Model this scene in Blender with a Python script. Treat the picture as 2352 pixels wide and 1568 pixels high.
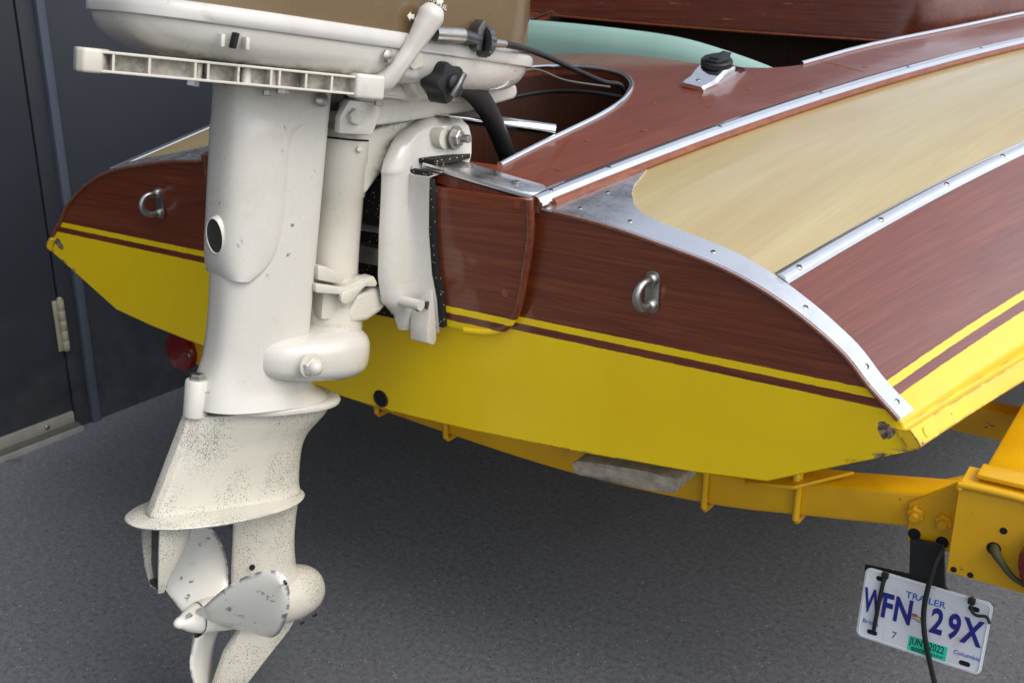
import bpy, bmesh, math, random
from mathutils import Vector, Matrix
from mathutils.geometry import delaunay_2d_cdt
R = math.radians
random.seed(7)
for o in list(bpy.data.objects): bpy.data.objects.remove(o)
SC = bpy.context.scene
COL = SC.collection
# ------------------------------------------------------------------ camera
# boat axes: X starboard, Y forward (towards the bow), Z up; the transom stands at Y = 0
FPX = 2480.0; PITCH = math.atan(870/2480.0); YAW = R(33.8)
CAM = Vector((1.025, -1.15, 1.08))
cd = bpy.data.cameras.new('camera'); cam = bpy.data.objects.new('camera', cd); COL.objects.link(cam)
cam.location = CAM; cam.rotation_euler = (R(90)-PITCH, 0, YAW)
cd.sensor_width = 36; cd.lens = 36*FPX/2352; cd.clip_start = .02; cd.clip_end = 500
cd.dof.use_dof = True; cd.dof.focus_distance = 1.38; cd.dof.aperture_fstop = 9
SC.camera = cam
# ------------------------------------------------------------------ sky, sun, exposure
SUN_EL, SUN_AZ = 50, 94          # azimuth measured clockwise from +Y
w = bpy.data.worlds.new('World'); SC.world = w; w.use_nodes = True
nt = w.node_tree; nt.nodes.clear()
sk = nt.nodes.new('ShaderNodeTexSky'); sk.sky_type = 'NISHITA'; sk.sun_disc = False
sk.sun_elevation = R(SUN_EL); sk.sun_rotation = R(SUN_AZ); sk.air_density = 1.0; sk.dust_density = 2.5; sk.ozone_density = 1.0
bg = nt.nodes.new('ShaderNodeBackground'); bg.inputs[1].default_value = .15
ow = nt.nodes.new('ShaderNodeOutputWorld')
hs = nt.nodes.new('ShaderNodeHueSaturation'); hs.inputs['Saturation'].default_value = .42; hs.inputs['Value'].default_value = 1.0
cn_ = nt.nodes.new('ShaderNodeTexNoise'); cn_.inputs['Scale'].default_value = 2.2; cn_.inputs['Detail'].default_value = 6; cn_.inputs['Roughness'].default_value = .55
cm_ = nt.nodes.new('ShaderNodeMapRange'); cm_.inputs[1].default_value = .35; cm_.inputs[2].default_value = .7; cm_.inputs[3].default_value = 1.0; cm_.inputs[4].default_value = 1.9
cv_ = nt.nodes.new('ShaderNodeVectorMath'); cv_.operation = 'SCALE'
tcw = nt.nodes.new('ShaderNodeTexCoord')
nt.links.new(tcw.outputs['Generated'], cn_.inputs['Vector']); nt.links.new(cn_.outputs[0], cm_.inputs[0])
nt.links.new(sk.outputs[0], hs.inputs['Color']); nt.links.new(hs.outputs[0], cv_.inputs[0]); nt.links.new(cm_.outputs[0], cv_.inputs['Scale'])
nt.links.new(cv_.outputs[0], bg.inputs[0]); nt.links.new(bg.outputs[0], ow.inputs[0])
sl = bpy.data.lights.new('sun', 'SUN'); so = bpy.data.objects.new('sun', sl); COL.objects.link(so)
sl.energy = 1.1; sl.angle = R(38); sl.color = (1, .95, .88)
sd = Vector((math.sin(R(SUN_AZ))*math.cos(R(SUN_EL)), math.cos(R(SUN_AZ))*math.cos(R(SUN_EL)), math.sin(R(SUN_EL))))
so.rotation_euler = sd.to_track_quat('Z', 'Y').to_euler(); so.location = sd*20
SC.view_settings.view_transform = 'Standard'; SC.view_settings.look = 'None'
SC.view_settings.exposure = .3; SC.view_settings.gamma = 1
SC.render.engine = 'CYCLES'
# ------------------------------------------------------------------ measuring help: a point of the photograph on a given plane
_fh = Vector((-math.sin(YAW), math.cos(YAW), 0)); _rt = Vector((math.cos(YAW), math.sin(YAW), 0)); _up = Vector((0, 0, 1))
_fw = _fh*math.cos(PITCH)-_up*math.sin(PITCH); _u = _up*math.cos(PITCH)+_fh*math.sin(PITCH)
def at(x, y, X=None, Y=None, Z=None):
    r = _fw+_rt*((x-1176)/FPX)-_u*((y-784)/FPX)
    t = (X-CAM.x)/r.x if X is not None else (Y-CAM.y)/r.y if Y is not None else (Z-CAM.z)/r.z
    return CAM+r*t
# motor frame: local x starboard, y forward, z up; origin on the steering pivot
MYAW, MPIT = R(13), R(9)
MO = Vector((.045, -.085, .742))
MF = Vector((math.sin(MYAW)*math.cos(MPIT), math.cos(MYAW)*math.cos(MPIT), -math.sin(MPIT)))
MU = Vector((math.sin(MYAW)*math.sin(MPIT), math.cos(MYAW)*math.sin(MPIT), math.cos(MPIT)))
MS = MF.cross(MU)
def mp(x, y, s=0.):
    r = _fw+_rt*((x-1176)/FPX)-_u*((y-784)/FPX)
    P = CAM+r*((MO+MS*s-CAM).dot(MS)/r.dot(MS))-MO
    return Vector((s, P.dot(MF), P.dot(MU)))
# ------------------------------------------------------------------ node materials
def lin(r, g, b):
    f = lambda c: (c/255/12.92) if c/255 <= .04045 else ((c/255+.055)/1.055)**2.4
    return (f(r), f(g), f(b), 1)
class M:
    def __init__(s, name):
        s.m = bpy.data.materials.new(name); s.m.use_nodes = True; s.t = s.m.node_tree
        s.b = s.t.nodes['Principled BSDF']; s.tc = None; s.nrm = None
    def n(s, typ, ins=None, **kw):
        x = s.t.nodes.new('ShaderNode'+typ)
        for k, v in kw.items(): setattr(x, k, v)
        for k, v in (ins or {}).items(): s.put(x.inputs[k], v)
        return x
    def put(s, sock, v):
        if hasattr(v, 'is_output') or isinstance(v, bpy.types.NodeSocket): s.t.links.new(v, sock)
        else: sock.default_value = v
    def co(s):
        if not s.tc: s.tc = s.n('TexCoord').outputs['Object']
        return s.tc
    def uv(s): return s.n('TexCoord').outputs['UV']
    def mapv(s, sc, rot=(0, 0, 0), src=None): return s.n('Mapping', {0: src or s.co(), 2: rot, 3: sc}).outputs[0]
    def noise(s, scale, detail=4, rough=.55, vec=None, dist=0.):
        return s.n('TexNoise', {'Vector': vec or s.co(), 'Scale': scale, 'Detail': detail, 'Roughness': rough, 'Distortion': dist}).outputs[0]
    def vor(s, scale, feat='F1', vec=None, out=0, rand=1.):
        return s.n('TexVoronoi', {'Vector': vec or s.co(), 'Scale': scale, 'Randomness': rand}, feature=feat).outputs[out]
    def ramp(s, v, lo, hi, a=0., b=1.):
        return s.n('MapRange', {0: v, 1: lo, 2: hi, 3: a, 4: b}).outputs[0]
    def math(s, op, a, b=0., c=0.):
        return s.n('Math', {0: a, 1: b, 2: c}, operation=op).outputs[0]
    def mix(s, f, a, b):
        x = s.n('Mix', data_type='RGBA'); s.put(x.inputs[0], f); s.put(x.inputs[6], a); s.put(x.inputs[7], b); return x.outputs[2]
    def sep(s, v=None):
        return s.n('SeparateXYZ', {0: v or s.co()}).outputs
    def bump(s, h, strength=.2, dist=.002):
        kw = {'Height': h, 'Strength': strength, 'Distance': dist}
        if s.nrm: kw['Normal'] = s.nrm
        s.nrm = s.n('Bump', kw).outputs[0]; s.put(s.b.inputs['Normal'], s.nrm)
    def set(s, **kw):
        names = dict(col='Base Color', rough='Roughness', metal='Metallic', coat='Coat Weight', coatr='Coat Roughness', spec='Specular IOR Level', sss='Subsurface Weight', sheen='Sheen Weight', coatn='Coat Normal')
        for k, v in kw.items(): s.put(s.b.inputs[names[k]], v)
        return s

def wood(name, axis, dark, mid, light, streak=1., coat=.75, coatr=.055, extra=None, sc=1., hullgrain=None):
    m = M(name)
    st = {'x': (.022, 1, 1), 'y': (1, .022, 1), 'z': (1, 1, .022)}[axis]
    if hullgrain == 'uv':
        uu = m.sep(m.uv()); src = m.n('CombineXYZ', {0: m.math('MULTIPLY', uu[1], .75), 1: uu[0], 2: 0.}).outputs[0]
    elif hullgrain == 'deck':
        xx = m.sep(); src = m.n('CombineXYZ', {0: m.math('SUBTRACT', m.math('ABSOLUTE', xx[0]), m.math('MULTIPLY', xx[1], .24)), 1: xx[1], 2: 0.}).outputs[0]
    else: src = m.co()
    v = m.mapv(tuple(a*sc for a in st), src=src)
    band = m.noise(70, 4, .62, v, .5)
    fine = m.noise(260, 3, .7, v)
    pore = m.noise(620, 2, .6, m.mapv(tuple((a if a == 1 else .016)*sc for a in st), src=src))
    big = m.noise(3.2, 3, .55)
    c = m.mix(m.ramp(band, .22, .74), dark, mid)
    c = m.mix(m.math('MULTIPLY', m.ramp(fine, .45, .8), .7*streak), c, light)
    c = m.mix(m.math('MULTIPLY', m.ramp(pore, .54, .68), .42), c, tuple(x*.45 for x in dark[:3])+(1,))
    c = m.mix(m.math('MULTIPLY', m.ramp(big, .35, .75), .35), c, tuple(x*.62 for x in mid[:3])+(1,))
    if extra: c = extra(m, c)
    m.bump(m.noise(60, 2, .5, v), .05, .001)
    rr = m.ramp(m.noise(9, 5, .65), .35, .75, .035, coatr*2)
    if hasattr(m, 'kmask'): coat = m.ramp(m.kmask, 0., 1., coat, .18)
    m.set(col=c, rough=m.ramp(big, .3, .7, .36, .5), coat=coat, coatr=rr, spec=.4)
    cb = m.n('Bump', {'Height': m.noise(14, 3, .5), 'Strength': .12, 'Distance': .004}).outputs[0]
    m.set(coatn=cb)
    return m
YEL = lin(243, 209, 8); YELD = lin(236, 198, 6)
MDARK = lin(82, 30, 11); MMID = lin(116, 50, 21); MLITE = lin(146, 81, 40)
def scuff(m, c, amt=.5):
    v = m.mapv((9, 9, 60), (.0, .6, .3))
    s = m.math('MULTIPLY', m.ramp(m.noise(7, 6, .75, v), .66, .74), m.ramp(m.noise(2.3, 2), .5, .65))
    return m.mix(m.math('MULTIPLY', s, amt), c, lin(190, 175, 160))
def transom_paint(m, c):
    x, y, z = m.sep()
    zz = m.math('ADD', z, m.math('MULTIPLY', m.math('SUBTRACT', m.noise(55, 3), .5), .0022))
    low = m.math('LESS_THAN', zz, .6118)
    a = m.math('MULTIPLY', m.math('GREATER_THAN', zz, .6226), m.math('LESS_THAN', zz, .6325))
    k = m.math('MAXIMUM', low, a)
    yel = m.mix(m.ramp(m.noise(5, 5, .6), .3, .7), YEL, YELD)
    scr = m.math('MULTIPLY', m.ramp(m.noise(5, 5, .7, m.mapv((6, 6, 40), (0, .35, 0))), .68, .72), .6)
    yel = m.mix(scr, yel, lin(235, 220, 120))
    # worn paint down to bare wood along the bottom edge and at the corners of the transom
    ax = m.math('ABSOLUTE', x)
    zb = m.math('SUBTRACT', z, m.math('ADD', .43, m.math('MULTIPLY', m.math('MAXIMUM', m.math('SUBTRACT', ax, .12), 0), .085)))
    edge = m.math('MULTIPLY', m.ramp(zb, .0015, .0045, 1., 0.), m.ramp(m.noise(30, 5, .7), .46, .52))
    pd = m.n('VectorMath', {0: m.n('CombineXYZ', {0: ax, 1: 0., 2: z}).outputs[0], 1: (.757, 0, .587)}, operation='DISTANCE').outputs['Value']
    crn = m.math('LESS_THAN', m.math('ADD', pd, m.math('MULTIPLY', m.noise(70, 4, .65), .02)), .0205)
    lip = m.math('MULTIPLY', m.math('MULTIPLY', m.ramp(ax, .70, .73), m.ramp(m.math('SUBTRACT', z, m.math('ADD', .571, m.math('MULTIPLY', m.math('SUBTRACT', ax, .792), .526))), .004, .009, 1., 0.)), m.ramp(m.noise(44, 4, .7, m.mapv((1, 1, 3))), .52, .56))
    crn = m.math('MAXIMUM', crn, lip)
    bare = m.mix(m.ramp(m.noise(200, 3), .4, .6), lin(150, 138, 118), lin(88, 62, 44))
    yel = m.mix(m.math('MAXIMUM', edge, crn), yel, bare)
    m.kmask = k
    return m.mix(k, scuff(m, c, .35), yel)
M_TRANSOM = wood('mahogany_transom', 'x', MDARK, MMID, MLITE, extra=transom_paint, coatr=.06).m
def hull_paint(m, c):
    u, v, _ = m.sep(m.uv())                # u: metres forward, v: place down the side, 0 at the top, 1 at the chine
    vv = m.math('ADD', v, m.math('ADD', m.math('MULTIPLY', u, .058), m.math('MULTIPLY', m.math('SUBTRACT', m.noise(60, 3), .5), .004)))
    k = m.math('MAXIMUM', m.math('GREATER_THAN', vv, .726), m.math('MULTIPLY', m.math('GREATER_THAN', vv, .681), m.math('LESS_THAN', vv, .701)))
    yel = m.mix(m.ramp(m.noise(6, 5, .6), .3, .7), lin(236, 200, 20), lin(222, 178, 12))
    chip = m.math('MULTIPLY', m.math('GREATER_THAN', v, .94), m.ramp(m.noise(26, 5, .7), .55, .6))
    crack = m.math('MULTIPLY', m.math('MULTIPLY', m.ramp(m.math('ABSOLUTE', m.math('SUBTRACT', v, .872)), .0, .012, 1., 0.), m.ramp(m.noise(22, 4), .45, .6)), .55)
    yel = m.mix(m.math('MAXIMUM', chip, crack), yel, lin(105, 84, 60))
    return m.mix(k, c, yel)
M_SIDE = wood('mahogany_side', 'y', lin(84, 29, 15), lin(114, 47, 25), lin(138, 71, 41), extra=hull_paint, coatr=.1, hullgrain='uv').m
M_DECK = wood('mahogany_deck', 'y', lin(95, 39, 21), lin(119, 55, 32), lin(143, 80, 50), coatr=.12, coat=.6, hullgrain='deck').m
def cracked(m, c):
    v = m.mapv((1.2, 1, 9), (0, R(4), 0))
    cr = m.math('MULTIPLY', m.ramp(m.noise(9, 6, .78, v, .5), .62, .68), m.ramp(m.noise(3, 2), .42, .6))
    return m.mix(m.math('MULTIPLY', cr, .8), c, lin(176, 132, 100))
M_DASH = wood('mahogany_cracked', 'x', lin(56, 18, 10), lin(104, 42, 22), lin(136, 66, 38), extra=cracked, coatr=.2, coat=.5).m
M_INNER = wood('shaded_inner_wood', 'z', lin(42, 20, 10), lin(66, 32, 16), lin(82, 46, 24), coat=0., coatr=.3).m  # shadow of the well and cockpit is darkened into this wood colour
M_EDGE = wood('mahogany_edge', 'y', lin(96, 42, 18), lin(140, 74, 36), lin(166, 98, 52), coat=.4, coatr=.2).m
def blond():
    m = M('blond_panel'); uu = m.sep(m.uv())
    src = m.n('CombineXYZ', {0: m.math('ADD', m.math('MULTIPLY', uu[1], .9), m.math('MULTIPLY', uu[0], .10)), 1: uu[0], 2: 0.}).outputs[0]
    v = m.mapv((1, .07, 1), src=src)
    c = m.mix(m.ramp(m.noise(17, 4, .6, v, .6), .3, .7), lin(164, 145, 96), lin(180, 164, 118))
    c = m.mix(m.math('MULTIPLY', m.ramp(m.noise(6, 4, .6, m.mapv((1, .22, 1), src=src)), .45, .72), .5), c, lin(160, 126, 72))
    c = m.mix(m.math('MULTIPLY', m.ramp(m.noise(300, 3, .6, m.mapv((1, .02, 1), src=src)), .45, .75), .35), c, lin(150, 130, 88))
    m.set(col=c, rough=.45, coat=.7, coatr=m.ramp(m.noise(6, 4), .3, .7, .05, .2))
    m.set(coatn=m.n('Bump', {'Height': m.noise(12, 3), 'Strength': .1, 'Distance': .004}).outputs[0]); return m.m
M_BLOND = blond()
def metal(name, col, rough, scratch=.12, grime=0.):
    m = M(name)
    r = m.ramp(m.noise(30, 5, .7), .35, .7, rough*.7, rough+scratch)
    c = col
    if grime: c = m.mix(m.math('MULTIPLY', m.ramp(m.noise(60, 5, .7), .5, .7), grime), col, tuple(x*.35 for x in col[:3])+(1,))
    m.bump(m.noise(90, 3, .6), .006, .001)
    m.set(col=c, rough=r, metal=1.); return m.m
M_CHROME = metal('polished_moulding', (.84, .85, .86, 1), .1, .12)
M_MIRROR = metal('chrome_plate', (.78, .78, .8, 1), .03, .03)
M_ALUM = metal('brushed_aluminium', (.84, .85, .865, 1), .3, .1, .05)
M_STEEL = metal('dull_steel', (.42, .41, .39, 1), .36, .2, .5)
M_DSTEEL = metal('dark_steel', (.14, .14, .145, 1), .42, .2, .5)
def flat(name, col, rough, var=.2, bump=0., bs=200, spec=.5, coat=0.):
    m = M(name)
    c = m.mix(m.ramp(m.noise(18, 5, .65), .3, .75), col, tuple(x*(1-var) for x in col[:3])+(1,))
    if bump: m.bump(m.noise(bs, 4, .6), bump, .002)
    m.set(col=c, rough=m.ramp(m.noise(25, 4), .3, .7, rough*.85, min(1, rough*1.2)), spec=spec, coat=coat, coatr=.1); return m.m
M_BLACK = flat('black_rubber', lin(26, 27, 30), .5, .3, .12, 300)
M_DARK = flat('dark_void', lin(12, 12, 13), .8)
M_SLOT = flat('screw_slot', lin(22, 21, 20), .6)
M_BLUE = flat('plate_blue', lin(28, 34, 128), .45)
M_LBLUE = flat('plate_light_blue', lin(40, 92, 180), .5)
M_RED = flat('print_red', lin(190, 40, 44), .5)
M_TEAL = flat('sticker_teal', lin(40, 205, 170), .5, .08)
M_PRINT = flat('print_black', lin(20, 22, 22), .6)
M_GOLD = flat('print_gold', lin(235, 200, 60), .5)
M_WMARK = flat('print_white', lin(225, 222, 210), .5)
def greenpad():
    m = M('seafoam_vinyl'); m.bump(m.noise(500, 3), .08, .001)
    m.set(col=m.mix(m.ramp(m.noise(7, 4), .3, .7), lin(142, 174, 164), lin(132, 164, 154)), rough=.42); return m.m
M_SEAT = greenpad()
def motorpaint(name, col, col2, rough, chips, speck, dirt, metalc=(.3, .31, .34, 1), edge=0.):
    m = M(name)
    big = m.noise(7, 4, .6)
    c = m.mix(m.ramp(big, .3, .75), col, col2)
    if dirt:
        d = m.math('MULTIPLY', m.ramp(m.noise(16, 6, .72), .56, .78), dirt)
        c = m.mix(d, c, lin(150, 126, 92))
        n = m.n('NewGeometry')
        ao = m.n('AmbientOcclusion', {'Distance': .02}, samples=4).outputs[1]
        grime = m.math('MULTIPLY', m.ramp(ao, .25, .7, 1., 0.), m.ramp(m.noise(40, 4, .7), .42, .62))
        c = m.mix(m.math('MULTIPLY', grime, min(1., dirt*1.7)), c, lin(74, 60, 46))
    k = None
    if chips:
        a = m.math('MULTIPLY', m.ramp(m.noise(46, 5, .68), chips, chips+.015), m.ramp(m.noise(6, 2), .46, .52))
        k = a
    if edge:
        bv = m.n('Bevel', {'Radius': edge}, samples=4).outputs[0]
        g = m.n('NewGeometry').outputs['Normal']
        dp = m.n('VectorMath', {0: bv, 1: g}, operation='DOT_PRODUCT').outputs['Value']
        e = m.math('MULTIPLY', m.ramp(dp, .97, .9), m.ramp(m.noise(36, 5, .7), .46, .52))
        k = m.math('MAXIMUM', k, e) if k else e
    if speck:
        dens = m.ramp(m.noise(13, 4, .62), .36, .62, .0, 1.)
        vd = m.vor(620); vd2 = m.vor(360)
        rnd = m.math('MULTIPLY', dens, .36)
        s1 = m.math('LESS_THAN', vd, rnd)
        s2 = m.math('MULTIPLY', m.math('LESS_THAN', vd2, .27), m.ramp(m.noise(14, 3), .45, .53))
        sp = m.math('MULTIPLY', m.math('MAXIMUM', s1, s2), speck)
        c = m.mix(sp, c, lin(82, 84, 84))
        m.bump(m.math('SUBTRACT', 1., sp), .25, .0006)
    mt = 0.
    if k:
        c = m.mix(k, c, metalc); m.bump(m.math('SUBTRACT', 1., k), .3, .0006); mt = m.math('MULTIPLY', k, .55)
    m.bump(m.noise(130, 3, .6), .04, .001)
    m.set(col=c, rough=m.ramp(m.noise(20, 4), .3, .7, rough, rough+.14), metal=mt, coat=.45, coatr=.07); return m.m
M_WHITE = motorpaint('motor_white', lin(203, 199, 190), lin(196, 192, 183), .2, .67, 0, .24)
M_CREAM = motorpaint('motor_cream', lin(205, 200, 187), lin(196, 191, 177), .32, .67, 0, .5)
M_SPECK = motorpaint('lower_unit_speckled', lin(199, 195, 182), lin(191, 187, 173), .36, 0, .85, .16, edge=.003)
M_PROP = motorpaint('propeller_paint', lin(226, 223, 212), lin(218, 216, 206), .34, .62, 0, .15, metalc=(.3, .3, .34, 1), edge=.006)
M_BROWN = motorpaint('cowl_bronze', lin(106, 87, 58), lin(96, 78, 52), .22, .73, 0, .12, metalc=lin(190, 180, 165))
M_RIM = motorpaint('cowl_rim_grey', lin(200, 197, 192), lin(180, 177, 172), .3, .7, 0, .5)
def yellowsteel():
    m = M('trailer_yellow')
    c = m.mix(m.ramp(m.noise(9, 4), .3, .7), lin(222, 172, 10), lin(208, 154, 6))
    d = m.math('MULTIPLY', m.ramp(m.noise(30, 6, .72), .6, .75), .4)
    c = m.mix(d, c, lin(140, 104, 20))
    ch = m.math('MULTIPLY', m.ramp(m.noise(55, 4, .6), .7, .71), m.ramp(m.noise(5, 2), .5, .55))
    c = m.mix(ch, c, lin(96, 96, 84)); m.bump(m.noise(160, 4), .06, .001)
    m.set(col=c, rough=m.ramp(m.noise(14, 4), .3, .7, .32, .5)); return m.m
M_TRAILER = yellowsteel()
def asphalt():
    m = M('asphalt')
    n1 = m.noise(360, 4, .75); n2 = m.noise(95, 5, .75); n3 = m.noise(1.3, 5, .6)
    c = m.mix(m.ramp(n2, .34, .68), lin(66, 70, 75), lin(116, 120, 126))
    c = m.mix(m.math('MULTIPLY', m.ramp(n1, .42, .7), .7), c, lin(132, 132, 134))
    dv_ = m.n('VectorMath', {0: m.co(), 1: m.n('VectorMath', {0: m.n('TexNoise', {'Vector': m.co(), 'Scale': 260.}).outputs[1], 1: (.006, .006, 0)}, operation='MULTIPLY').outputs[0]}, operation='ADD').outputs[0]
    st = m.vor(170, out=0, vec=dv_); cc = m.vor(170, out=1, vec=dv_)
    r = m.sep(cc)[0]
    pale = m.math('MULTIPLY', m.math('LESS_THAN', st, .24), m.math('GREATER_THAN', r, .93))
    c = m.mix(pale, c, lin(168, 164, 156))
    hole = m.math('MULTIPLY', m.math('MULTIPLY', m.math('LESS_THAN', st, .4), .45), m.math('LESS_THAN', r, .16))
    c = m.mix(hole, c, lin(34, 34, 36))
    c = m.mix(m.math('MULTIPLY', m.ramp(n3, .35, .7), .4), c, lin(84, 84, 88))
    # a trodden oil spot
    p = m.n('VectorMath', {0: m.co(), 1: (-.52, .16, 0)}, operation='DISTANCE').outputs['Value']
    sp = m.ramp(m.math('ADD', p, m.math('MULTIPLY', m.noise(40, 3), .014)), .018, .03, .75, 0.)
    c = m.mix(sp, c, lin(28, 28, 30))
    m.bump(m.math('ADD', m.math('MULTIPLY', n1, .5), m.math('ADD', n2, m.math('MULTIPLY', hole, -.6))), .55, .006)
    m.set(col=c, rough=.85, spec=.35); return m.m
M_ASPHALT = asphalt()
def wallpaint(name, col, var=.25):
    m = M(name)
    c = m.mix(m.ramp(m.noise(2.2, 5, .6), .3, .7), col, tuple(x*(1-var) for x in col[:3])+(1,))
    z = m.sep()[2]
    dust = m.math('MULTIPLY', m.ramp(m.math('ADD', z, m.math('MULTIPLY', m.noise(9, 4), .3)), .08, .5, .38, 0.), m.ramp(m.noise(14, 5, .7), .35, .7))
    c = m.mix(dust, c, lin(96, 96, 98))
    c = m.mix(m.math('MULTIPLY', m.ramp(m.noise(40, 5, .75), .7, .76), .5), c, lin(120, 122, 124))
    m.bump(m.noise(160, 4, .6), .15, .002)
    m.set(col=c, rough=.55); return m.m
M_WALL = wallpaint('wall_slate_paint', lin(39, 44, 54))
M_DOOR = wallpaint('door_slate_paint', lin(36, 40, 49))
M_STRIP = wallpaint('frame_strip_paint', lin(64, 71, 84))
M_SWEEP = flat('grey_metal', lin(144, 141, 132), .45, .25)
M_SILL = flat('weathered_sill', lin(92, 90, 84), .8, .4, .3, 80)
M_HINGE = flat('cream_hinge', lin(150, 144, 126), .4, .45)
def carpet():
    m = M('grey_carpet'); c = m.mix(m.ramp(m.noise(60, 5, .7), .35, .7), lin(212, 202, 184), lin(160, 148, 128))
    m.bump(m.noise(320, 4, .8), 1., .006); m.set(col=c, rough=.95); return m.m
M_CARPET = carpet()
def rubbermat():
    m = M('speckled_rubber')
    st = m.vor(300); cc = m.sep(m.vor(300, out=1))[0]
    k = m.math('MULTIPLY', m.math('LESS_THAN', m.math('ADD', st, m.math('MULTIPLY', m.noise(500), .3)), m.math('MULTIPLY', cc, .5)), m.math('GREATER_THAN', cc, .8))
    m.set(col=m.mix(k, lin(22, 21, 20), lin(176, 154, 122)), rough=.85); m.bump(m.noise(200, 3), .4, .002); return m.m
M_MAT = rubbermat()
def redlens():
    m = M('red_lens'); m.set(col=lin(112, 6, 10), rough=.12, coat=.6, coatr=.05)
    m.bump(m.vor(180), .3, .002); return m.m
M_LENS = redlens()
def platepaint():
    m = M('plate_white'); c = m.mix(m.ramp(m.noise(30, 5, .7), .55, .8), lin(214, 216, 222), lin(176, 172, 168))
    m.set(col=c, rough=.35); return m.m
M_PLATE = platepaint()
def plugm():
    m = M('wood_plug'); m.set(col=m.mix(m.noise(300), lin(134, 66, 38), lin(112, 52, 30)), rough=.35, coat=.6); return m.m
M_PLUG = plugm()
# ------------------------------------------------------------------ mesh helpers
def obj(name, me, mat=None, parent=None, label=None, cat=None, group=None, kind=None):
    o = bpy.data.objects.new(name, me); COL.objects.link(o)
    if mat is not None and me is not None and not me.materials:
        for k in (mat if isinstance(mat, (list, tuple)) else [mat]): me.materials.append(k)
    if parent: o.parent = parent
    for k, v in (('label', label), ('category', cat), ('group', group), ('kind', kind)):
        if v: o[k] = v
    return o
def mesh(name, V, F, smooth=True, angle=40):
    me = bpy.data.meshes.new(name); me.from_pydata([tuple(v) for v in V], [], F); me.validate()
    bm = bmesh.new(); bm.from_mesh(me); bmesh.ops.recalc_face_normals(bm, faces=bm.faces); bm.to_mesh(me); bm.free()
    shade(me, smooth, angle); return me
def shade(me, smooth=True, angle=40):
    for p in me.polygons: p.use_smooth = smooth
    if smooth: me.set_sharp_from_angle(angle=R(angle))
def bm_mesh(name, bm, smooth=True, angle=40):
    bmesh.ops.recalc_face_normals(bm, faces=bm.faces)
    me = bpy.data.meshes.new(name); bm.to_mesh(me); bm.free(); shade(me, smooth, angle); return me
def empty(name, loc=(0, 0, 0), label=None, cat=None, group=None):
    o = obj(name, None, label=label, cat=cat, group=group); o.location = loc; o.empty_display_size = .1; return o
def join_bm(bm, V, F):
    vs = [bm.verts.new(tuple(v)) for v in V]
    for f in F:
        try: bm.faces.new([vs[i] for i in f])
        except ValueError: pass
def rings(secs, closed=True, caps=True):
    n = len(secs[0]); V = [v for s in secs for v in s]; F = []
    for i in range(len(secs)-1):
        for j in range(n if closed else n-1):
            k = (j+1) % n; F.append((i*n+j, i*n+k, (i+1)*n+k, (i+1)*n+j))
    if caps: F += [tuple(range(n))[::-1], tuple(range((len(secs)-1)*n, len(secs)*n))]
    return V, F
def smooth_path(P, k=6, closed=False):
    P = [Vector(p) for p in P]; n = len(P); out = []
    rng = n if closed else n-1
    for i in range(rng):
        g = (lambda q: P[q % n]) if closed else (lambda q: P[max(0, min(n-1, q))])
        a, b, c, d = g(i-1), g(i), g(i+1), g(i+2)
        for j in range(k):
            t = j/k
            out.append(.5*((2*b)+(c-a)*t+(2*a-5*b+4*c-d)*t*t+(3*b-a-3*c+d)*t**3))
    if not closed: out.append(P[-1].copy())
    return out
def tube_vf(path, rad, n=12, flatz=1.):
    P = [Vector(p) for p in path]; m = len(P)
    rads = rad if isinstance(rad, (list, tuple)) else [rad]*m
    if len(rads) != m: rads = [rads[min(len(rads)-1, int(i*(len(rads)-1)/(m-1)))]+(rads[min(len(rads)-1, int(i*(len(rads)-1)/(m-1))+1)]-rads[min(len(rads)-1, int(i*(len(rads)-1)/(m-1)))])*((i*(len(rads)-1)/(m-1)) % 1) for i in range(m)]
    secs = []; ref = None
    for i in range(m):
        t = (P[min(i+1, m-1)]-P[max(i-1, 0)]).normalized()
        if ref is None: ref = t.orthogonal().normalized()
        ref = (ref-t*ref.dot(t)).normalized(); b = t.cross(ref)
        secs.append([P[i]+(ref*math.cos(2*math.pi*j/n)+b*math.sin(2*math.pi*j/n)*flatz)*rads[i] for j in range(n)])
    return rings(secs)
def tube(name, path, rad, n=12, smooth=True): return mesh(name, *tube_vf(path, rad, n), smooth=smooth)
def lathe_vf(p0, axis, prof, n=24, lobes=0, amp=0.):
    ax = Vector(axis).normalized(); e = ax.orthogonal().normalized(); f = ax.cross(e); p0 = Vector(p0)
    secs = [[p0+ax*h+(e*math.cos(2*math.pi*j/n)+f*math.sin(2*math.pi*j/n))*(r*(1+amp*math.cos(lobes*2*math.pi*j/n) if lobes else r)/(1 if lobes else r) if r > 0 else 1e-5) for j in range(n)] for h, r in prof]
    return rings(secs)
def lathe(name, p0, axis, prof, n=24, **k): return mesh(name, *lathe_vf(p0, axis, prof, n, **k))
def prism_bm(bm, poly, fn, d0, d1, bevel=0., seg=2):
    # poly: 2-D outline, fn(u, v, d) -> point
    n = len(poly)
    b2 = bmesh.new()
    A = [b2.verts.new(tuple(fn(u, v, d0))) for u, v in poly]; B = [b2.verts.new(tuple(fn(u, v, d1))) for u, v in poly]
    b2.faces.new(A); b2.faces.new(B[::-1])
    for i in range(n): b2.faces.new((A[i], A[(i+1) % n], B[(i+1) % n], B[i]))
    bmesh.ops.recalc_face_normals(b2, faces=b2.faces)
    if bevel:
        bmesh.ops.bevel(b2, geom=[e for e in b2.edges if e.calc_face_angle(0) > .6], offset=bevel, segments=seg, affect='EDGES', profile=.6, clamp_overlap=True)
    me = bpy.data.meshes.new('t'); b2.to_mesh(me); b2.free(); bm.from_mesh(me); bpy.data.meshes.remove(me)
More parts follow.
